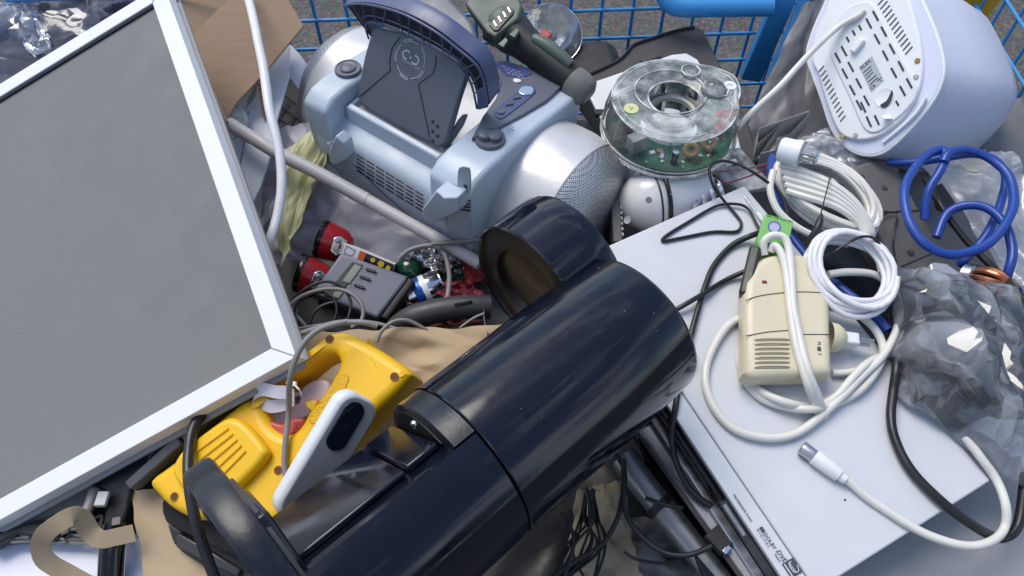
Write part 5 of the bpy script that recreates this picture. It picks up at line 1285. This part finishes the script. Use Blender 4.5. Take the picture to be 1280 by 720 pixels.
mk('ring', lathe(co - cax * .014, cax, [(-.006, .010), (-.006, .014), (.004, .0145), (.006, .0125), (.006, .008)], 28), STEEL, cop)
for k in range(9):
    t = 2 * math.pi * k / 9
    u_ = cax.orthogonal().normalized(); v_ = cax.cross(u_)
    d_ = u_ * math.cos(t) + v_ * math.sin(t)
    mk('winding', tube(spline([co - cax * .008 + d_ * .010, co + cax * .002 + d_ * .014, co + cax * .016 + d_ * .0135, co + cax * .026 + d_ * .008], 4), .0034, 8), COPPER, cop)
mk('core', lathe(co, cax, [(-.01, 0), (-.01, .010), (.024, .010), (.03, .004), (.04, .004), (.04, 0)], 20), BLACK, cop)
# ================================================================ LEFT BACK CORNER
# ---------------------------------------------------------------- cardboard box with open flaps
def sheetbox(pts, n, th):
    return prism(pts, -V(n).normalized() * th)
F1 = PL(300, 70, 0.955, (-0.05, -0.55, 1))
cbx = thing('cardboard_box', 'brown corrugated cardboard box with an open flap beside the framed board', 'cardboard box', at(300, 110, 0.80))
mk('flap', sheetbox([F1.w(*p) for p in ((287, -3), (352, -14), (379, 32), (360, 55), (325, 97), (296, 127), (281, 152), (262, 140), (225, 60))], F1.n, .004), CARD, cbx)
F2 = PL(300, 10, 0.93, (0.3, -0.4, 1))
mk('flap', sheetbox([F2.w(*p) for p in ((225, -20), (300, -30), (286, 2), (243, 52), (228, 55))], F2.n, .004), CARD, cbx)
F3 = PL(365, 15, 0.945, (0.6, -0.3, 0.8))
mk('flap', sheetbox([F3.w(*p) for p in ((340, -14), (352, -14), (379, 31), (373, 34), (352, 2))], F3.n, .004), CARD, cbx)
F4 = PL(328, 120, 0.92, (0.2, -0.8, 0.6))
w_ = mk('wall', sheetbox([F4.w(*p) for p in ((319, 98), (325, 96), (336, 146), (328, 147))], F4.n, .006), CARD, cbx)
for i in range(9):
    mk('flute', tube([F4.w(321 + i * 1.1, 101 + i * 5, .0006), F4.w(326 + i * 1.0, 99 + i * 5, .0006)], .0012, 6), mat('flute_brown', (.16, .09, .05), .9), w_)
mk('wall', sheetbox([at(240, 52, .93), at(285, 152, .93), at(287, 160, .80), at(235, 52, .80)], (1, -.3, 0), .004), CARD, cbx)
# ---------------------------------------------------------------- white carton corner
WCART = mat('white_carton', (0.70, 0.73, 0.80), 0.5, var=0.04, dirt=0.12, dcol=(.4, .4, .42))
wc = thing('white_carton', 'white open carton with dark inside between cardboard box and radio', 'carton', at(345, 150, 0.74))
C1 = PL(345, 130, 0.90, (-0.12, -0.35, 1))
mk('left_panel', sheetbox([C1.w(*p) for p in ((330, 80), (362, 55), (361, 96), (347, 146), (341, 182), (326, 232), (305, 275), (282, 260), (272, 160), (300, 110))], C1.n, .004), WCART, wc, bevel=.0008)
C2 = PL(375, 90, 0.905, (0.15, -0.4, 1))
mk('right_panel', sheetbox([C2.w(*p) for p in ((362.5, 55), (375, 68), (388, 86), (396, 112), (410, 160), (400, 146), (361.5, 96))], C2.n, .004), WCART, wc, bevel=.0008)
mk('crease', tube([C1.w(306, 172, .0005), C1.w(300, 205, .0005), C1.w(299, 222, .0005)], .0006, 5), PRINT, wc)
mk('pen_line', tube(spline([C1.w(320, 108, .0005), C1.w(315, 122, .0005), C1.w(307, 136, .0005)], 4), .0005, 5), PRINT, wc)
mk('pen_line', tube(spline([C1.w(303, 140, .0005), C1.w(307, 146, .0005), C1.w(312, 139, .0005)], 3), .0004, 5), PRINT, wc)
mk('print', sheetbox([C1.w(*p, .0006) for p in ((308, 126), (318, 106), (322, 104), (320, 120), (310, 132))], C1.n, .0004), mat('beige_print', (.45, .40, .32), .6), wc, smooth=0)
# dark grille inside
gi = thing('fan_grille', 'black lattice grille in the dark gap left of the radio', 'grille', at(370, 130, .77))
GI = PL(372, 130, 0.80, (-0.1, -0.5, 1))
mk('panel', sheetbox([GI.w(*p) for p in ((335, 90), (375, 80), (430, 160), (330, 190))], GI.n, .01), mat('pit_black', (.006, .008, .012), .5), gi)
for i in range(5):
    mk('grille_bar', tube([GI.w(338 + i * 14, 160 + i * 6, .004), GI.w(360 + i * 16, 128 + i * 6, .004)], .0011, 6), mat('grille_blue_grey', (.05, .06, .075), .5), gi)
for i in range(4):
    mk('grille_bar', tube([GI.w(352 - i * 4, 115 + i * 14, .006), GI.w(400 - i * 4, 150 + i * 14, .006)], .0011, 6), mat('grille_blue_grey', (.05, .06, .075), .5), gi)

# ---------------------------------------------------------------- white hanging cable and grey pipe
cable('cable', A([(306, -18, 1.015), (312, 5, 1.02), (320, 40, 1.02), (327, 85, 1.01), (334, 125, 1.0), (343, 165, .985), (349, 200, .97), (349, 235, .955), (343, 272, .94), (333, 305, .93), (318, 335, .90)]), .0058, CABLEW2, 'thick white cable hanging over the cardboard box past the framed board', seg=12)
pp = thing('plastic_pipe', 'long grey white plastic pipe slanting down from the cardboard box', 'pipe', at(440, 245, .80))
PIPEM = mat('grey_white_pipe', (0.50, 0.49, 0.49), 0.4, var=0.05, dirt=0.12)
P1 = spline(A([(283, 152, .90), (300, 163, .905), (325, 178, .905), (345, 190, .90), (395, 215, .89), (459, 250, .875)]), 8)
mk('pipe', tube(P1, .0092, 18), PIPEM, pp)
mk('pipe', tube(spline(A([(457, 249, .8755), (520, 284, .862), (560, 306, .855), (600, 330, .848)]), 6), .0085, 18), PIPEM, pp)
mk('flange', lathe(at(286, 152, .90), V((.3, -.5, .8)), [(0, .010), (.001, .022), (.004, .026), (.005, .024), (.004, .008)], 36), clearplastic('flange_clear', milk=.28), pp)

# ---------------------------------------------------------------- crumpled sacks between board, carton and radio
LAVB = mat('lavender_sack', (0.52, 0.50, 0.55), 0.34, var=0.12, vs=9, bump=0)
mk('plastic_sack', patch(PL(420, 250, 0.835, (-0.1, -0.3, 1)), [(335, 175), (430, 130), (600, 320), (300, 345)], 80, 80, 0.026, 3.4, 14, hfun=lambda u, v: -.03 * v), LAVB,
   label='crumpled lavender grey plastic sack under the grey white pipe', cat='plastic sack', smooth=32)
YELB = mat('yellowed_film', (0.48, 0.47, 0.25), 0.4, var=0.10, vs=10, bump=0)
mk('plastic_sack', patch(PL(372, 215, 0.862, (-0.15, -0.3, 1)), [(346, 200), (428, 130), (400, 225), (350, 335)], 40, 50, 0.014, 2.2, 21), YELB,
   label='olive yellow plastic sack edge beneath the white hanging cable', cat='plastic sack', smooth=32)

# ---------------------------------------------------------------- navy goods in clear film, top left
NAVB = mat('navy_cloth', (0.022, 0.028, 0.085), 0.6, var=0.35, vs=12, bump=0.3, bs=80)
mk('navy_bundle', patch(PL(90, 40, 0.89, (0.1, -0.5, 1)), [(-60, -60), (260, -60), (250, 70), (-60, 150)], 60, 40, 0.04, 3.0, 31), NAVB,
   label='navy blue bundle inside clear film behind the framed board', cat='bundle', smooth=40)
GLB = mat('grey_lining', (0.16, 0.15, 0.15), 0.5, var=0.3, vs=20)
mk('grey_bundle', patch(PL(80, 40, 0.905, (0.1, -0.5, 1)), [(36, -30), (100, -30), (100, 36), (50, 30)], 30, 30, 0.02, 2.0, 33), GLB,
   label='charcoal lining showing between the navy folds at the top left', cat='lining', smooth=40)
CF3 = film('clear_film_top', tint=(.80, .82, .93), clear=.85, milk=.55, base=.07, rough=.12, ws=6, wb=.1, lines=.1)
TF = PL(90, 40, 0.925, (0.1, -0.5, 1))
tq = [TF.w(*p) for p in ((-60, -60), (262, -60), (246, 60), (-60, 150))]
mk('plastic_film', crinkle(lambda u, v: (tq[0] * (1 - u) + tq[1] * u) * (1 - v) + (tq[3] * (1 - u) + tq[2] * u) * v + TF.n * (.055 * (fold(V((u * 4.5, v * 3, 0)), 40, 1, 4.5) - .5)), 34, 22, 9), CF3,
   label='clear crinkled film wrapped round the navy bundle at the top left', cat='plastic film', smooth=12)
mk('white_cloth', patch(PL(40, 30, 0.932, (0.1, -0.5, 1)), [(-10, -12), (34, -15), (68, 62), (44, 74)], 30, 40, 0.016, 2.6, 44), film('white_film', tint=(.72, .75, .88), clear=.6, milk=.9, base=.55, rough=.25, ws=8, wb=.3),
   label='white film strip lying over the navy bundle at the top left', cat='plastic film', smooth=30)

# ================================================================ HOLLOW BETWEEN RADIO AND SANDER
# dark grey tray at the bottom of the hollow
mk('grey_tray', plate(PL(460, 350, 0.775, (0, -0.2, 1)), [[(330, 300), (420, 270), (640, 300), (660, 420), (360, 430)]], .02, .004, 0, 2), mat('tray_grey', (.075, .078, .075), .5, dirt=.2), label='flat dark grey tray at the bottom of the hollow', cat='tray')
# weather station
WS = PL(450, 352, 0.852, (0.10, -0.30, 1))
ws = thing('weather_station', 'slate blue weather station with small screen and three buttons', 'weather station', WS.w(450, 360, -.03))
SLB = mat('slate_blue_plastic', (0.155, 0.165, 0.215), 0.38, var=0.05, dirt=0.14, dcol=(.25, .25, .28))
mk('body', plate(WS, [[(427, 316), (510, 345), (507, 352), (474, 395), (470, 397), (392, 366), (393, 361), (424, 318)]], .026, .004, 0, 3), SLB, ws)
mk('side', plate(WS, [[(511, 345), (519, 352), (484, 400), (474, 396)]], .024, .004, 0, 3, h=-.003), BLACK, ws)
bz = mk('screen_bezel', plate(WS, [[(440, 327), (454, 331), (420, 374), (405, 369)]], .003, .0008, 0, 2, h=.0012), BLACK, ws)
mk('screen', plate(WS, [[(443.5, 330), (452, 333), (437, 354), (428, 351)]], .002, .0004, 0, 1, h=.0020), mat('lcd', (.24, .27, .21), .25), bz)
mk('screen', plate(WS, [[(424, 358), (432, 361), (423, 373), (415, 370)]], .002, .0004, 0, 1, h=.0020), mat('lcd', (.24, .27, .21)), bz)
for (x, y) in ((463.5, 338), (456, 347.5), (449, 358)):
    mk('button', plate(WS, [[(x - 7, y - 3.4), (x - 5, y - 4), (x + 6.5, y), (x + 7, y + 2.4), (x + 5, y + 3.4), (x - 6.4, y - .4)]], .003, .0010, 0, 2, h=.0022), BLACK, ws)
    mk('button_rim', tube([WS.w(a, b, .0004) for a, b in ((x - 9, y - 4), (x + 9, y + 2.5), (x + 6.5, y + 6), (x - 11, y))], .0004, 5, closed=True), LGREY, ws)
# printed carton behind the weather station
PBX = PL(462, 322, 0.838, (0.1, -0.7, .8))
pbx = thing('printed_carton', 'white carton with orange and black print behind the weather station', 'carton', PBX.w(462, 335, -.02))
mk('carton', plate(PBX, [[(431, 304), (494, 330), (490, 345), (426, 318)]], .03, .001, 0, 1), WHITE, pbx)
mk('black_band', plate(PBX, [[(457, 316), (493, 331), (490, 343), (453, 327)]], .0012, .0003, 0, 1, h=.0008), GLOSSK, pbx)
mk('orange_band', plate(PBX, [[(450, 313), (458, 316), (454, 327), (446, 324)]], .0012, .0003, 0, 1, h=.0011), mat('orange_print', (.55, .12, .03), .5), pbx)
for (x, y, r) in ((466, 325, .0036), (476, 330, .0048), (485, 335, .0036)):
    mk('star', lathe(PBX.w(x, y, .0012), PBX.n, [(0, r), (.0003, r), (.0003, 0)], 5), mat('yellow_print', (.65, .45, .02), .5), pbx, smooth=0)
mk('line_print', join(tube([PBX.w(a, b, .0004) for a, b in ((433, 307), (444, 313), (440, 320), (430, 316))], .0004, 5, closed=True)), PRINT, pbx)
# two red lamps
for (x, y, z, lab, sc) in ((411, 302, .835, 'red lamp with chrome bracket behind, upper of the two red lamps', 1.0), (386, 345, .835, 'red lamp with chrome bracket by the board, lower of the two red lamps', .95)):
    o_ = at(x, y, z); ax_ = V((-.86, .22, .22)).normalized()
    R_ = .0255 * sc
    t_ = thing('bicycle_lamp', lab, 'lamp', o_ - V((0, 0, .02)), 'pair of red lamps')
    mk('body', lathe(o_, ax_, [(-.030, 0), (-.030, R_ * .55), (-.020, R_ * .88), (0, R_), (.006, R_ * 1.02)], 36), RED, t_)
    mk('rim', lathe(o_, ax_, [(.0055, R_ * 1.04), (.010, R_ * 1.06), (.013, R_ * .98), (.014, R_ * .7), (.015, 0)], 36), GLOSSK, t_)
    pv = V((.45, -.65, .6)).normalized()
    fl = PL(0, 0, 0, pv, o_ + pv * R_ * .93 - ax_ * .004, ax_)
    mk('bracket', slab2(fl, [[(-.012, -.010), (.0, -.013), (.006, -.008), (.006, .010), (-.004, .014), (-.014, .006)]], .003, .001, 0, 2, h=.003), CHROME, t_)
    mk('bolt', lathe(fl.fr(.0, -.006, .003), pv, [(0, .0035), (.004, .0034), (.005, 0)], 12), STEEL, t_)
    mk('stem', tube([o_ - ax_ * .02, o_ - ax_ * .03 + V((.004, 0, .002))], [.004, .003], 10), CHROME, t_)
# baubles, foil and cans
GB_ = mat('green_glass', (0.004, 0.05, 0.025), 0.06, var=.2, bump=0, coat=.5)
for (x, y, z, r, lab) in ((512, 338, .80, .020, 'dark green glass bauble beside the weather station'), (575, 340, .80, .018, 'dark green glass bauble under the pipe end'), (497, 388, .785, .022, 'dark green glass bauble below the weather station')):
    o_ = at(x, y, z)
    b_ = thing('glass_bauble', lab, 'bauble', o_ - V((0, 0, r)), 'green glass baubles in the hollow')
    mk('ball', lathe(o_, (0, 0.2, 1), [(-r * math.cos(k * math.pi / 16), r * math.sin(k * math.pi / 16)) for k in range(17)], 32), GB_, b_)
    mk('crown', lathe(o_ + V((0, .2, 1)).normalized() * r * .95, V((0, .2, 1)), [(0, .005), (.005, .0048), (.006, 0)], 14), CHROME, b_)
mk('foil', patch(PL(535, 325, 0.825, (0, -.3, 1)), [(508, 310), (552, 306), (572, 335), (540, 338)], 30, 26, .012, 2.2, 51), mat('foil', (.6, .6, .62), .25, 1.0, bump=0), label='crumpled silver foil between the green baubles and the pipe', cat='foil', smooth=15)
cn0, cn1 = at(512, 372, .808), at(556, 352, .815)
cn = thing('metal_can', 'small silver can with blue and red print lying in the hollow', 'can', cn0 - V((0, 0, .02)))
cxa = (cn1 - cn0).normalized()
mk('can', lathe(cn0, cxa, [(-.008, 0), (-.008, .016), (-.003, .020), (.0, .021), (.0395, .021), (.043, .019), (.046, .019)], 36), CHROME, cn)
mk('blue_band', lathe(cn0, cxa, [(.008, .0212), (.009, .0214), (.018, .0214), (.019, .0212)], 36), mat('can_blue', (.02, .09, .38), .3, .4), cn)
mk('white_band', lathe(cn0, cxa, [(.0195, .0212), (.0200, .0213), (.026, .0213), (.0265, .0212)], 36), WHITE, cn)
mk('lid', lathe(cn0, cxa, [(.046, .0192), (.047, .0185), (.046, .015), (.044, .0)], 36), STEEL, cn)
mk('wrapper', patch(PL(570, 365, 0.822, (0, -.3, 1)), [(545, 355), (590, 350), (606, 372), (560, 385)], 24, 20, .014, 2.5, 61), mat('red_silver_wrapper', (.32, .05, .07), .25, .4, var=.6, vs=60), label='shiny red and silver wrapper next to the metal can', cat='wrapper', smooth=20)
mk('red_scrap', patch(PL(590, 335, 0.82, (0, -.3, 1)), [(575, 318), (600, 310), (606, 348), (582, 356)], 16, 16, .01, 2, 63), mat('scrap_red', (.36, .03, .03), .4, var=.2), label='red plastic scrap tucked behind the filter basket', cat='scrap', smooth=30)
mk('wire_pile', join(*[tube(spline([at(480 + random.uniform(0, 130), 395 + random.uniform(0, 20), .80 + random.uniform(0, .02)) for _ in range(4)], 5), .0016, 6) for _ in range(7)]), mat('maroon_wires', (.15, .03, .03), .5), label='small mass of dark red wire scraps behind the kraft paper', cat='wires', kind='stuff')
# dark grey handle
hpts = spline(A([(490, 408, .835), (512, 398, .845), (545, 389, .85), (580, 384, .85), (612, 384, .845)]), 7)
hd = thing('vacuum_handle', 'dark grey curved tool handle in front of the weather station', 'handle', at(550, 400, .80))
CHAR = mat('charcoal_plastic', (0.045, 0.046, 0.05), .5, dirt=.2, bump=.15, bs=700)
mk('grip', tube(hpts, [.009 + .006 * min(1, i / 8) for i in range(len(hpts))], 20), CHAR, hd)
mk('slot', bar(at(568, 381, .866), at(590, 377, .865), (0, -.4, 1), .003, .001), GLOSSK, hd)
# dark lower box beneath the weather station
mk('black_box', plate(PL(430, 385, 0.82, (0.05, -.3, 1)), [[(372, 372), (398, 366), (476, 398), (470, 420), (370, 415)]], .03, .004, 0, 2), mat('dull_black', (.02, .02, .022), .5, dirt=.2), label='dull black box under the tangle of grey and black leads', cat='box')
# tangle of leads
tang = [
 ([(352, 418, .86), (356, 392, .868), (375, 372, .87), (405, 362, .872), (432, 364, .872), (450, 378, .868), (452, 398, .862), (438, 410, .86)], .0026, CABLEG, 'grey lead arching widest over the weather station front'),
 ([(360, 402, .858), (364, 378, .868), (384, 360, .874), (408, 352, .876), (428, 360, .872), (438, 378, .866), (434, 400, .86)], .0019, CABLEK, 'thin black lead looping over the left end of the weather station'),
 ([(366, 404, .855), (372, 380, .865), (396, 366, .868), (416, 372, .866), (420, 392, .86), (412, 408, .855)], .0017, CABLEK, 'thin black lead forming the inner loop below the red lamps'),
 ([(350, 375, .85), (364, 388, .852), (376, 402, .853), (388, 415, .85)], .0024, CABLEG, 'short grey lead slanting from the board edge into the tangle'),
 ([(385, 412, .852), (392, 392, .858), (404, 382, .86), (418, 378, .86)], .0022, CABLEK, 'black lead rising from the kraft paper into the tangle'),
 ([(366, 414, .862), (400, 408, .864), (440, 402, .864), (470, 404, .862), (498, 412, .858)], .0026, CABLEG, 'grey lead lying flat along the edge of the kraft paper'),
 ([(470, 428, .872), (476, 414, .876), (490, 402, .878), (508, 400, .876), (526, 408, .868), (540, 418, .86)], .0024, CABLEG, 'grey lead arching up behind the nose of the sander'),
 ([(500, 322, .852), (515, 310, .858), (540, 306, .858), (556, 318, .856), (562, 345, .85), (560, 372, .845)], .0032, CABLEG, 'grey lead arching over the silver foil'),
 ([(540, 304, .868), (570, 303, .87), (600, 300, .872), (625, 302, .872)], .0034, CABLEG, 'grey lead running to the hinge of the filter basket'),
 ([(606, 385, .86), (606, 400, .862), (612, 425, .86)], .0018, CABLEK, 'thin black wire hanging beside the filter basket onto the kraft paper'),
 ([(575, 410, .855), (592, 398, .86), (606, 392, .862)], .0018, CABLEG, 'short grey wire reaching the filter basket from the kraft paper'),
]
for pts_, r_, m_, lab_ in tang:
    cable('lead', A(pts_), r_, m_, lab_, 'lead', 8)
cable('lead', [YT.w(372, 418, .004), YT.w(392, 412, .012), YT.w(420, 404, .014), YT.w(452, 403, .010), YT.w(470, 408, .004)], .0030, CABLEG, 'grey lead curving round behind the loop handle of the sander', 'lead')
tiew = thing('sander_lead', 'grey mains lead tied with a white cable tie over the yellow sander', 'lead', YT.w(362, 500))
mk('cord', tube(spline([PN.w(432, 402, -.004), PN.w(402, 410, .006), PN.w(382, 426, .012), PN.w(369, 450, .012), PN.w(363, 476, .006), YT.w(361, 515, .009), YT.w(357, 550, .006), YT.w(356, 580, .0055), YT.w(360, 605, .004), YT.w(368, 628, -.004)], 7), .0031, 10), CABLEG, tiew)
mk('cable_tie', join(tube(ellipse(YT.w(364, 479, .012), YT.u, YT.n, .0045, .0045, 16), .0012, 6, closed=True), box(YT.w(367, 480, .017), YT.u, YT.v, YT.n, .003, .0022, .002), tube([YT.w(367, 480, .017), YT.w(374, 487, .020), YT.w(377, 494, .016)], .0010, 6)), WHITE, tiew)
cable('lead', [YT.w(330, 470, -.02), YT.w(300, 490, -.012), YT.w(262, 512, -.004), YT.w(244, 525, .010), YT.w(235, 548, .018), YT.w(232, 580, .026), YT.w(236, 615, .030), YT.w(246, 660, .026), YT.w(262, 705, .012), YT.w(275, 740, 0)], .0056, CABLEK, 'black rubber lead draped over the left end of the yellow sander', 'lead', 10)

# ================================================================ LOWER LEFT
mk('pale_board', plate(PL(80, 695, 0.775, (0.02, -0.05, 1)), [[(-60, 680), (130, 668), (215, 664), (235, 760), (-60, 770)]], .02, .002, 0, 2), LAV, label='pale white panel lying flat in the lower left corner', cat='panel')
mk('panel_gasket', tube(spline([at(-40, 682, .782), at(60, 674, .782), at(135, 667, .782)], 4), .0030, 8), BLACK, label='black rubber strip along the top of the pale corner panel', cat='strip')
mk('grey_board', plate(PL(80, 725, 0.74, (0.02, -0.05, 1)), [[(-60, 716), (215, 704), (215, 790), (-60, 790)]], .02, .002, 0, 2), MGREY, label='grey panel edge below the pale corner panel', cat='panel')
mk('grey_screen', plate(PL(75, 640, 0.80, (0.0, -0.3, 1)), [[(0, 670), (60, 610), (125, 600), (120, 632), (70, 642)]], .01, .002, 0, 2), mat('sage_grey', (.27, .28, .26), .4), label='dull grey sheet under the lower edge of the framed board', cat='sheet')
mk('wire_nest', join(*[tube(spline([at(random.uniform(0, 130), random.uniform(645, 678), .782 + random.uniform(0, .02)) for _ in range(5)], 5), .0018, 6) for _ in range(16)]), CABLEG, label='nest of thin grey wires under the lower left of the framed board', cat='wires', kind='stuff')
mk('dark_trough', plate(PL(40, 660, 0.805, (0, -.2, 1)), [[(-20, 672), (20, 658), (50, 652), (75, 668), (60, 676), (20, 668), (-20, 690)]], .02, .003, 2, 2), BLACK, label='black curved rim under the corner of the framed board', cat='rim')
br = thing('black_bracket', 'black plastic bracket with hose below the framed board', 'bracket', at(140, 650, .76))
BR = PL(150, 600, 0.835, (-.1, -.3, 1))
mk('arm', plate(BR, [[(108, 606), (150, 578), (178, 566), (182, 575), (162, 603), (164, 612), (158, 640), (150, 664), (128, 664), (130, 640), (138, 625), (132, 614)]], .02, .003, 0, 2), BLACK, br)
mk('hose', tube(spline(A([(142, 655, .83), (141, 675, .825), (139, 700, .815), (138, 735, .80)]), 5), .0125, 20), GLOSSK, br)
mk('grey_tube', tube(spline(A([(117, 612, .83), (111, 630, .832), (106, 645, .832), (110, 662, .828), (114, 672, .82)]), 5), .0058, 12), CABLEG, br)
mk('tab', box(at(128, 624, .838), (1, 0, 0), (0, 1, 0), (0, 0, 1), .006, .008, .003), LGREY, br, bevel=.001)
mk('tab', box(at(146, 652, .842), (1, .2, 0), (-.2, 1, 0), (0, 0, 1), .005, .005, .002), BLACK, br, bevel=.001)
cable('lead', A([(178, 590, .83), (186, 572, .84), (200, 556, .842), (222, 540, .845)]), .0012, CABLEG, 'thin grey wire from the black bracket under the framed board', 'wire', 6)
mk('white_sheet', plate(PL(180, 690, 0.79, (.2, -.1, 1)), [[(156, 672), (178, 672), (195, 730), (155, 735)]], .004, .001, 0, 1), LAV, label='pale plastic sheet between the black hose and the torn paper bag', cat='sheet')

# ================================================================ DARK GAP BELOW THE NAVY MACHINE
st = thing('steel_tube', 'silver metal tube slanting under the front of the disc player', 'tube', at(850, 660, .74))
mk('tube', tube([at(778, 572, .795), at(930, 760, .775)], .0165, 28), ALU, st)
mk('collar', tube([at(822, 628, .7905), at(829, 636, .7895)], .0178, 28), BLACK, st)
rl = thing('metal_rail', 'slim silver profile rail in front of the disc player', 'rail', at(890, 640, .76))
mk('rail', bar(at(806, 535, .826), at(945, 730, .816), (0, -.2, 1), .020, .014), ALU, rl, bevel=.003)
mk('groove', bar(at(802, 548, .8335), at(930, 728, .8235), (0, -.2, 1), .004, .002), BLACK, rl)
mk('clip', box(at(899, 675, .826), (.6, -.8, 0), (.8, .6, 0), (0, 0, 1), .012, .010, .005), BLACK, rl, bevel=.001)
mk('clip', box(at(908, 688, .829), (.6, -.8, 0), (.8, .6, 0), (0, 0, 1), .003, .005, .004), CHROME, rl, bevel=.001)
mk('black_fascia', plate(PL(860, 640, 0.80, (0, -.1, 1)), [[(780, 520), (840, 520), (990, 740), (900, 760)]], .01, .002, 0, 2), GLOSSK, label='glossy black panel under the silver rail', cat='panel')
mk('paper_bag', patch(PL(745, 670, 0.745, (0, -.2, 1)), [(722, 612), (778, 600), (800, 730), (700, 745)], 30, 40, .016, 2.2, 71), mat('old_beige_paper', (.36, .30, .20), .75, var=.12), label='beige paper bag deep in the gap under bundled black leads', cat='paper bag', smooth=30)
for k in range(11):
    x0, y0 = 735 + random.uniform(-6, 14), 612 + random.uniform(-4, 10)
    cable('lead', A([(x0, y0, .79), (x0 + random.uniform(-8, 10), y0 + 34, .785 + random.uniform(0, .01)), (x0 + random.uniform(-38, 18), y0 + 72, .775 + random.uniform(0, .012)), (x0 + random.uniform(-60, 20), y0 + 125, .76)]), .0017, CABLEK,
          'thin black lead in the bundle hanging below the navy machine', 'lead', 6, group='bundle of thin black leads below the navy machine')
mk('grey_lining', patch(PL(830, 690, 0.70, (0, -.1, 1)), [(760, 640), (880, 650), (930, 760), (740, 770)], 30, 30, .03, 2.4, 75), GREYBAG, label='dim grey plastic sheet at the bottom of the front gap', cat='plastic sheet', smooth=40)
gap = [
 ([(768, 565, .82), (780, 590, .82), (776, 625, .818), (770, 650, .812), (752, 680, .80), (720, 700, .79), (690, 722, .78)], .0027, 'black lead curling down left in the dark front gap'),
 ([(779, 575, .825), (778, 610, .828), (781, 640, .826), (800, 668, .824), (830, 690, .826), (862, 693, .83), (888, 682, .832)], .0030, 'black lead sweeping across the steel tube in the front gap'),
 ([(806, 622, .826), (830, 630, .83), (852, 634, .828)], .0024, 'short black lead across the upper steel tube'),
 ([(700, 640, .80), (716, 668, .796), (712, 700, .79), (700, 730, .78)], .0022, 'black lead beside the navy machine shadow in the gap'),
 ([(780, 690, .79), (800, 700, .79), (840, 705, .785), (880, 712, .78)], .0018, 'thin black lead at the lower edge of the front gap'),
 ([(660, 690, .79), (690, 676, .795), (706, 650, .80)], .0020, 'thin black lead hugging the underside of the navy machine'),
]
for pts_, r_, lab_ in gap:
    cable('lead', A(pts_), r_, CABLEK, lab_, 'lead', 8)
# ================================================================ trees across the yard behind the viewer (seen as reflections in the navy machine)
LEAF = mat('tree_foliage', (0.035, 0.065, 0.018), 0.7, var=0.5, vs=2.0, bump=0)
rnd = random.Random(4)
tv, tf = [], []
for tx in range(-22, 23, 4):
    cxp, cyp, hh = tx + rnd.uniform(-1, 1), -17 + rnd.uniform(-3, 3), rnd.uniform(5, 8.5)
    a_, b_ = tube([V((cxp, cyp, 0)), V((cxp + .2, cyp, hh * .7))], [.22, .10], 8)
    k0 = len(tv); tv += a_; tf += [tuple(i + k0 for i in f) for f in b_]
    for i in range(900):
        d = V((rnd.gauss(0, 1), rnd.gauss(0, 1), rnd.gauss(0, 1))).normalized() * rnd.uniform(.3, 1) ** .5
        c = V((cxp + d.x * 2.6, cyp + d.y * 2.6, hh * .6 + d.z * hh * .45))
        if c.z < .4: continue
        u_ = V((rnd.gauss(0, 1), rnd.gauss(0, 1), rnd.gauss(0, 1))).normalized(); w_ = u_.orthogonal().normalized()
        k0 = len(tv); sz = rnd.uniform(.12, .32)
        tv += [c + u_ * sz, c + w_ * sz * .6, c - u_ * sz, c - w_ * sz * .6]; tf.append((k0, k0 + 1, k0 + 2, k0 + 3))
mk('treeline', (tv, tf), LEAF, label='row of leafy trees across the yard', cat='trees', kind='stuff', smooth=0)
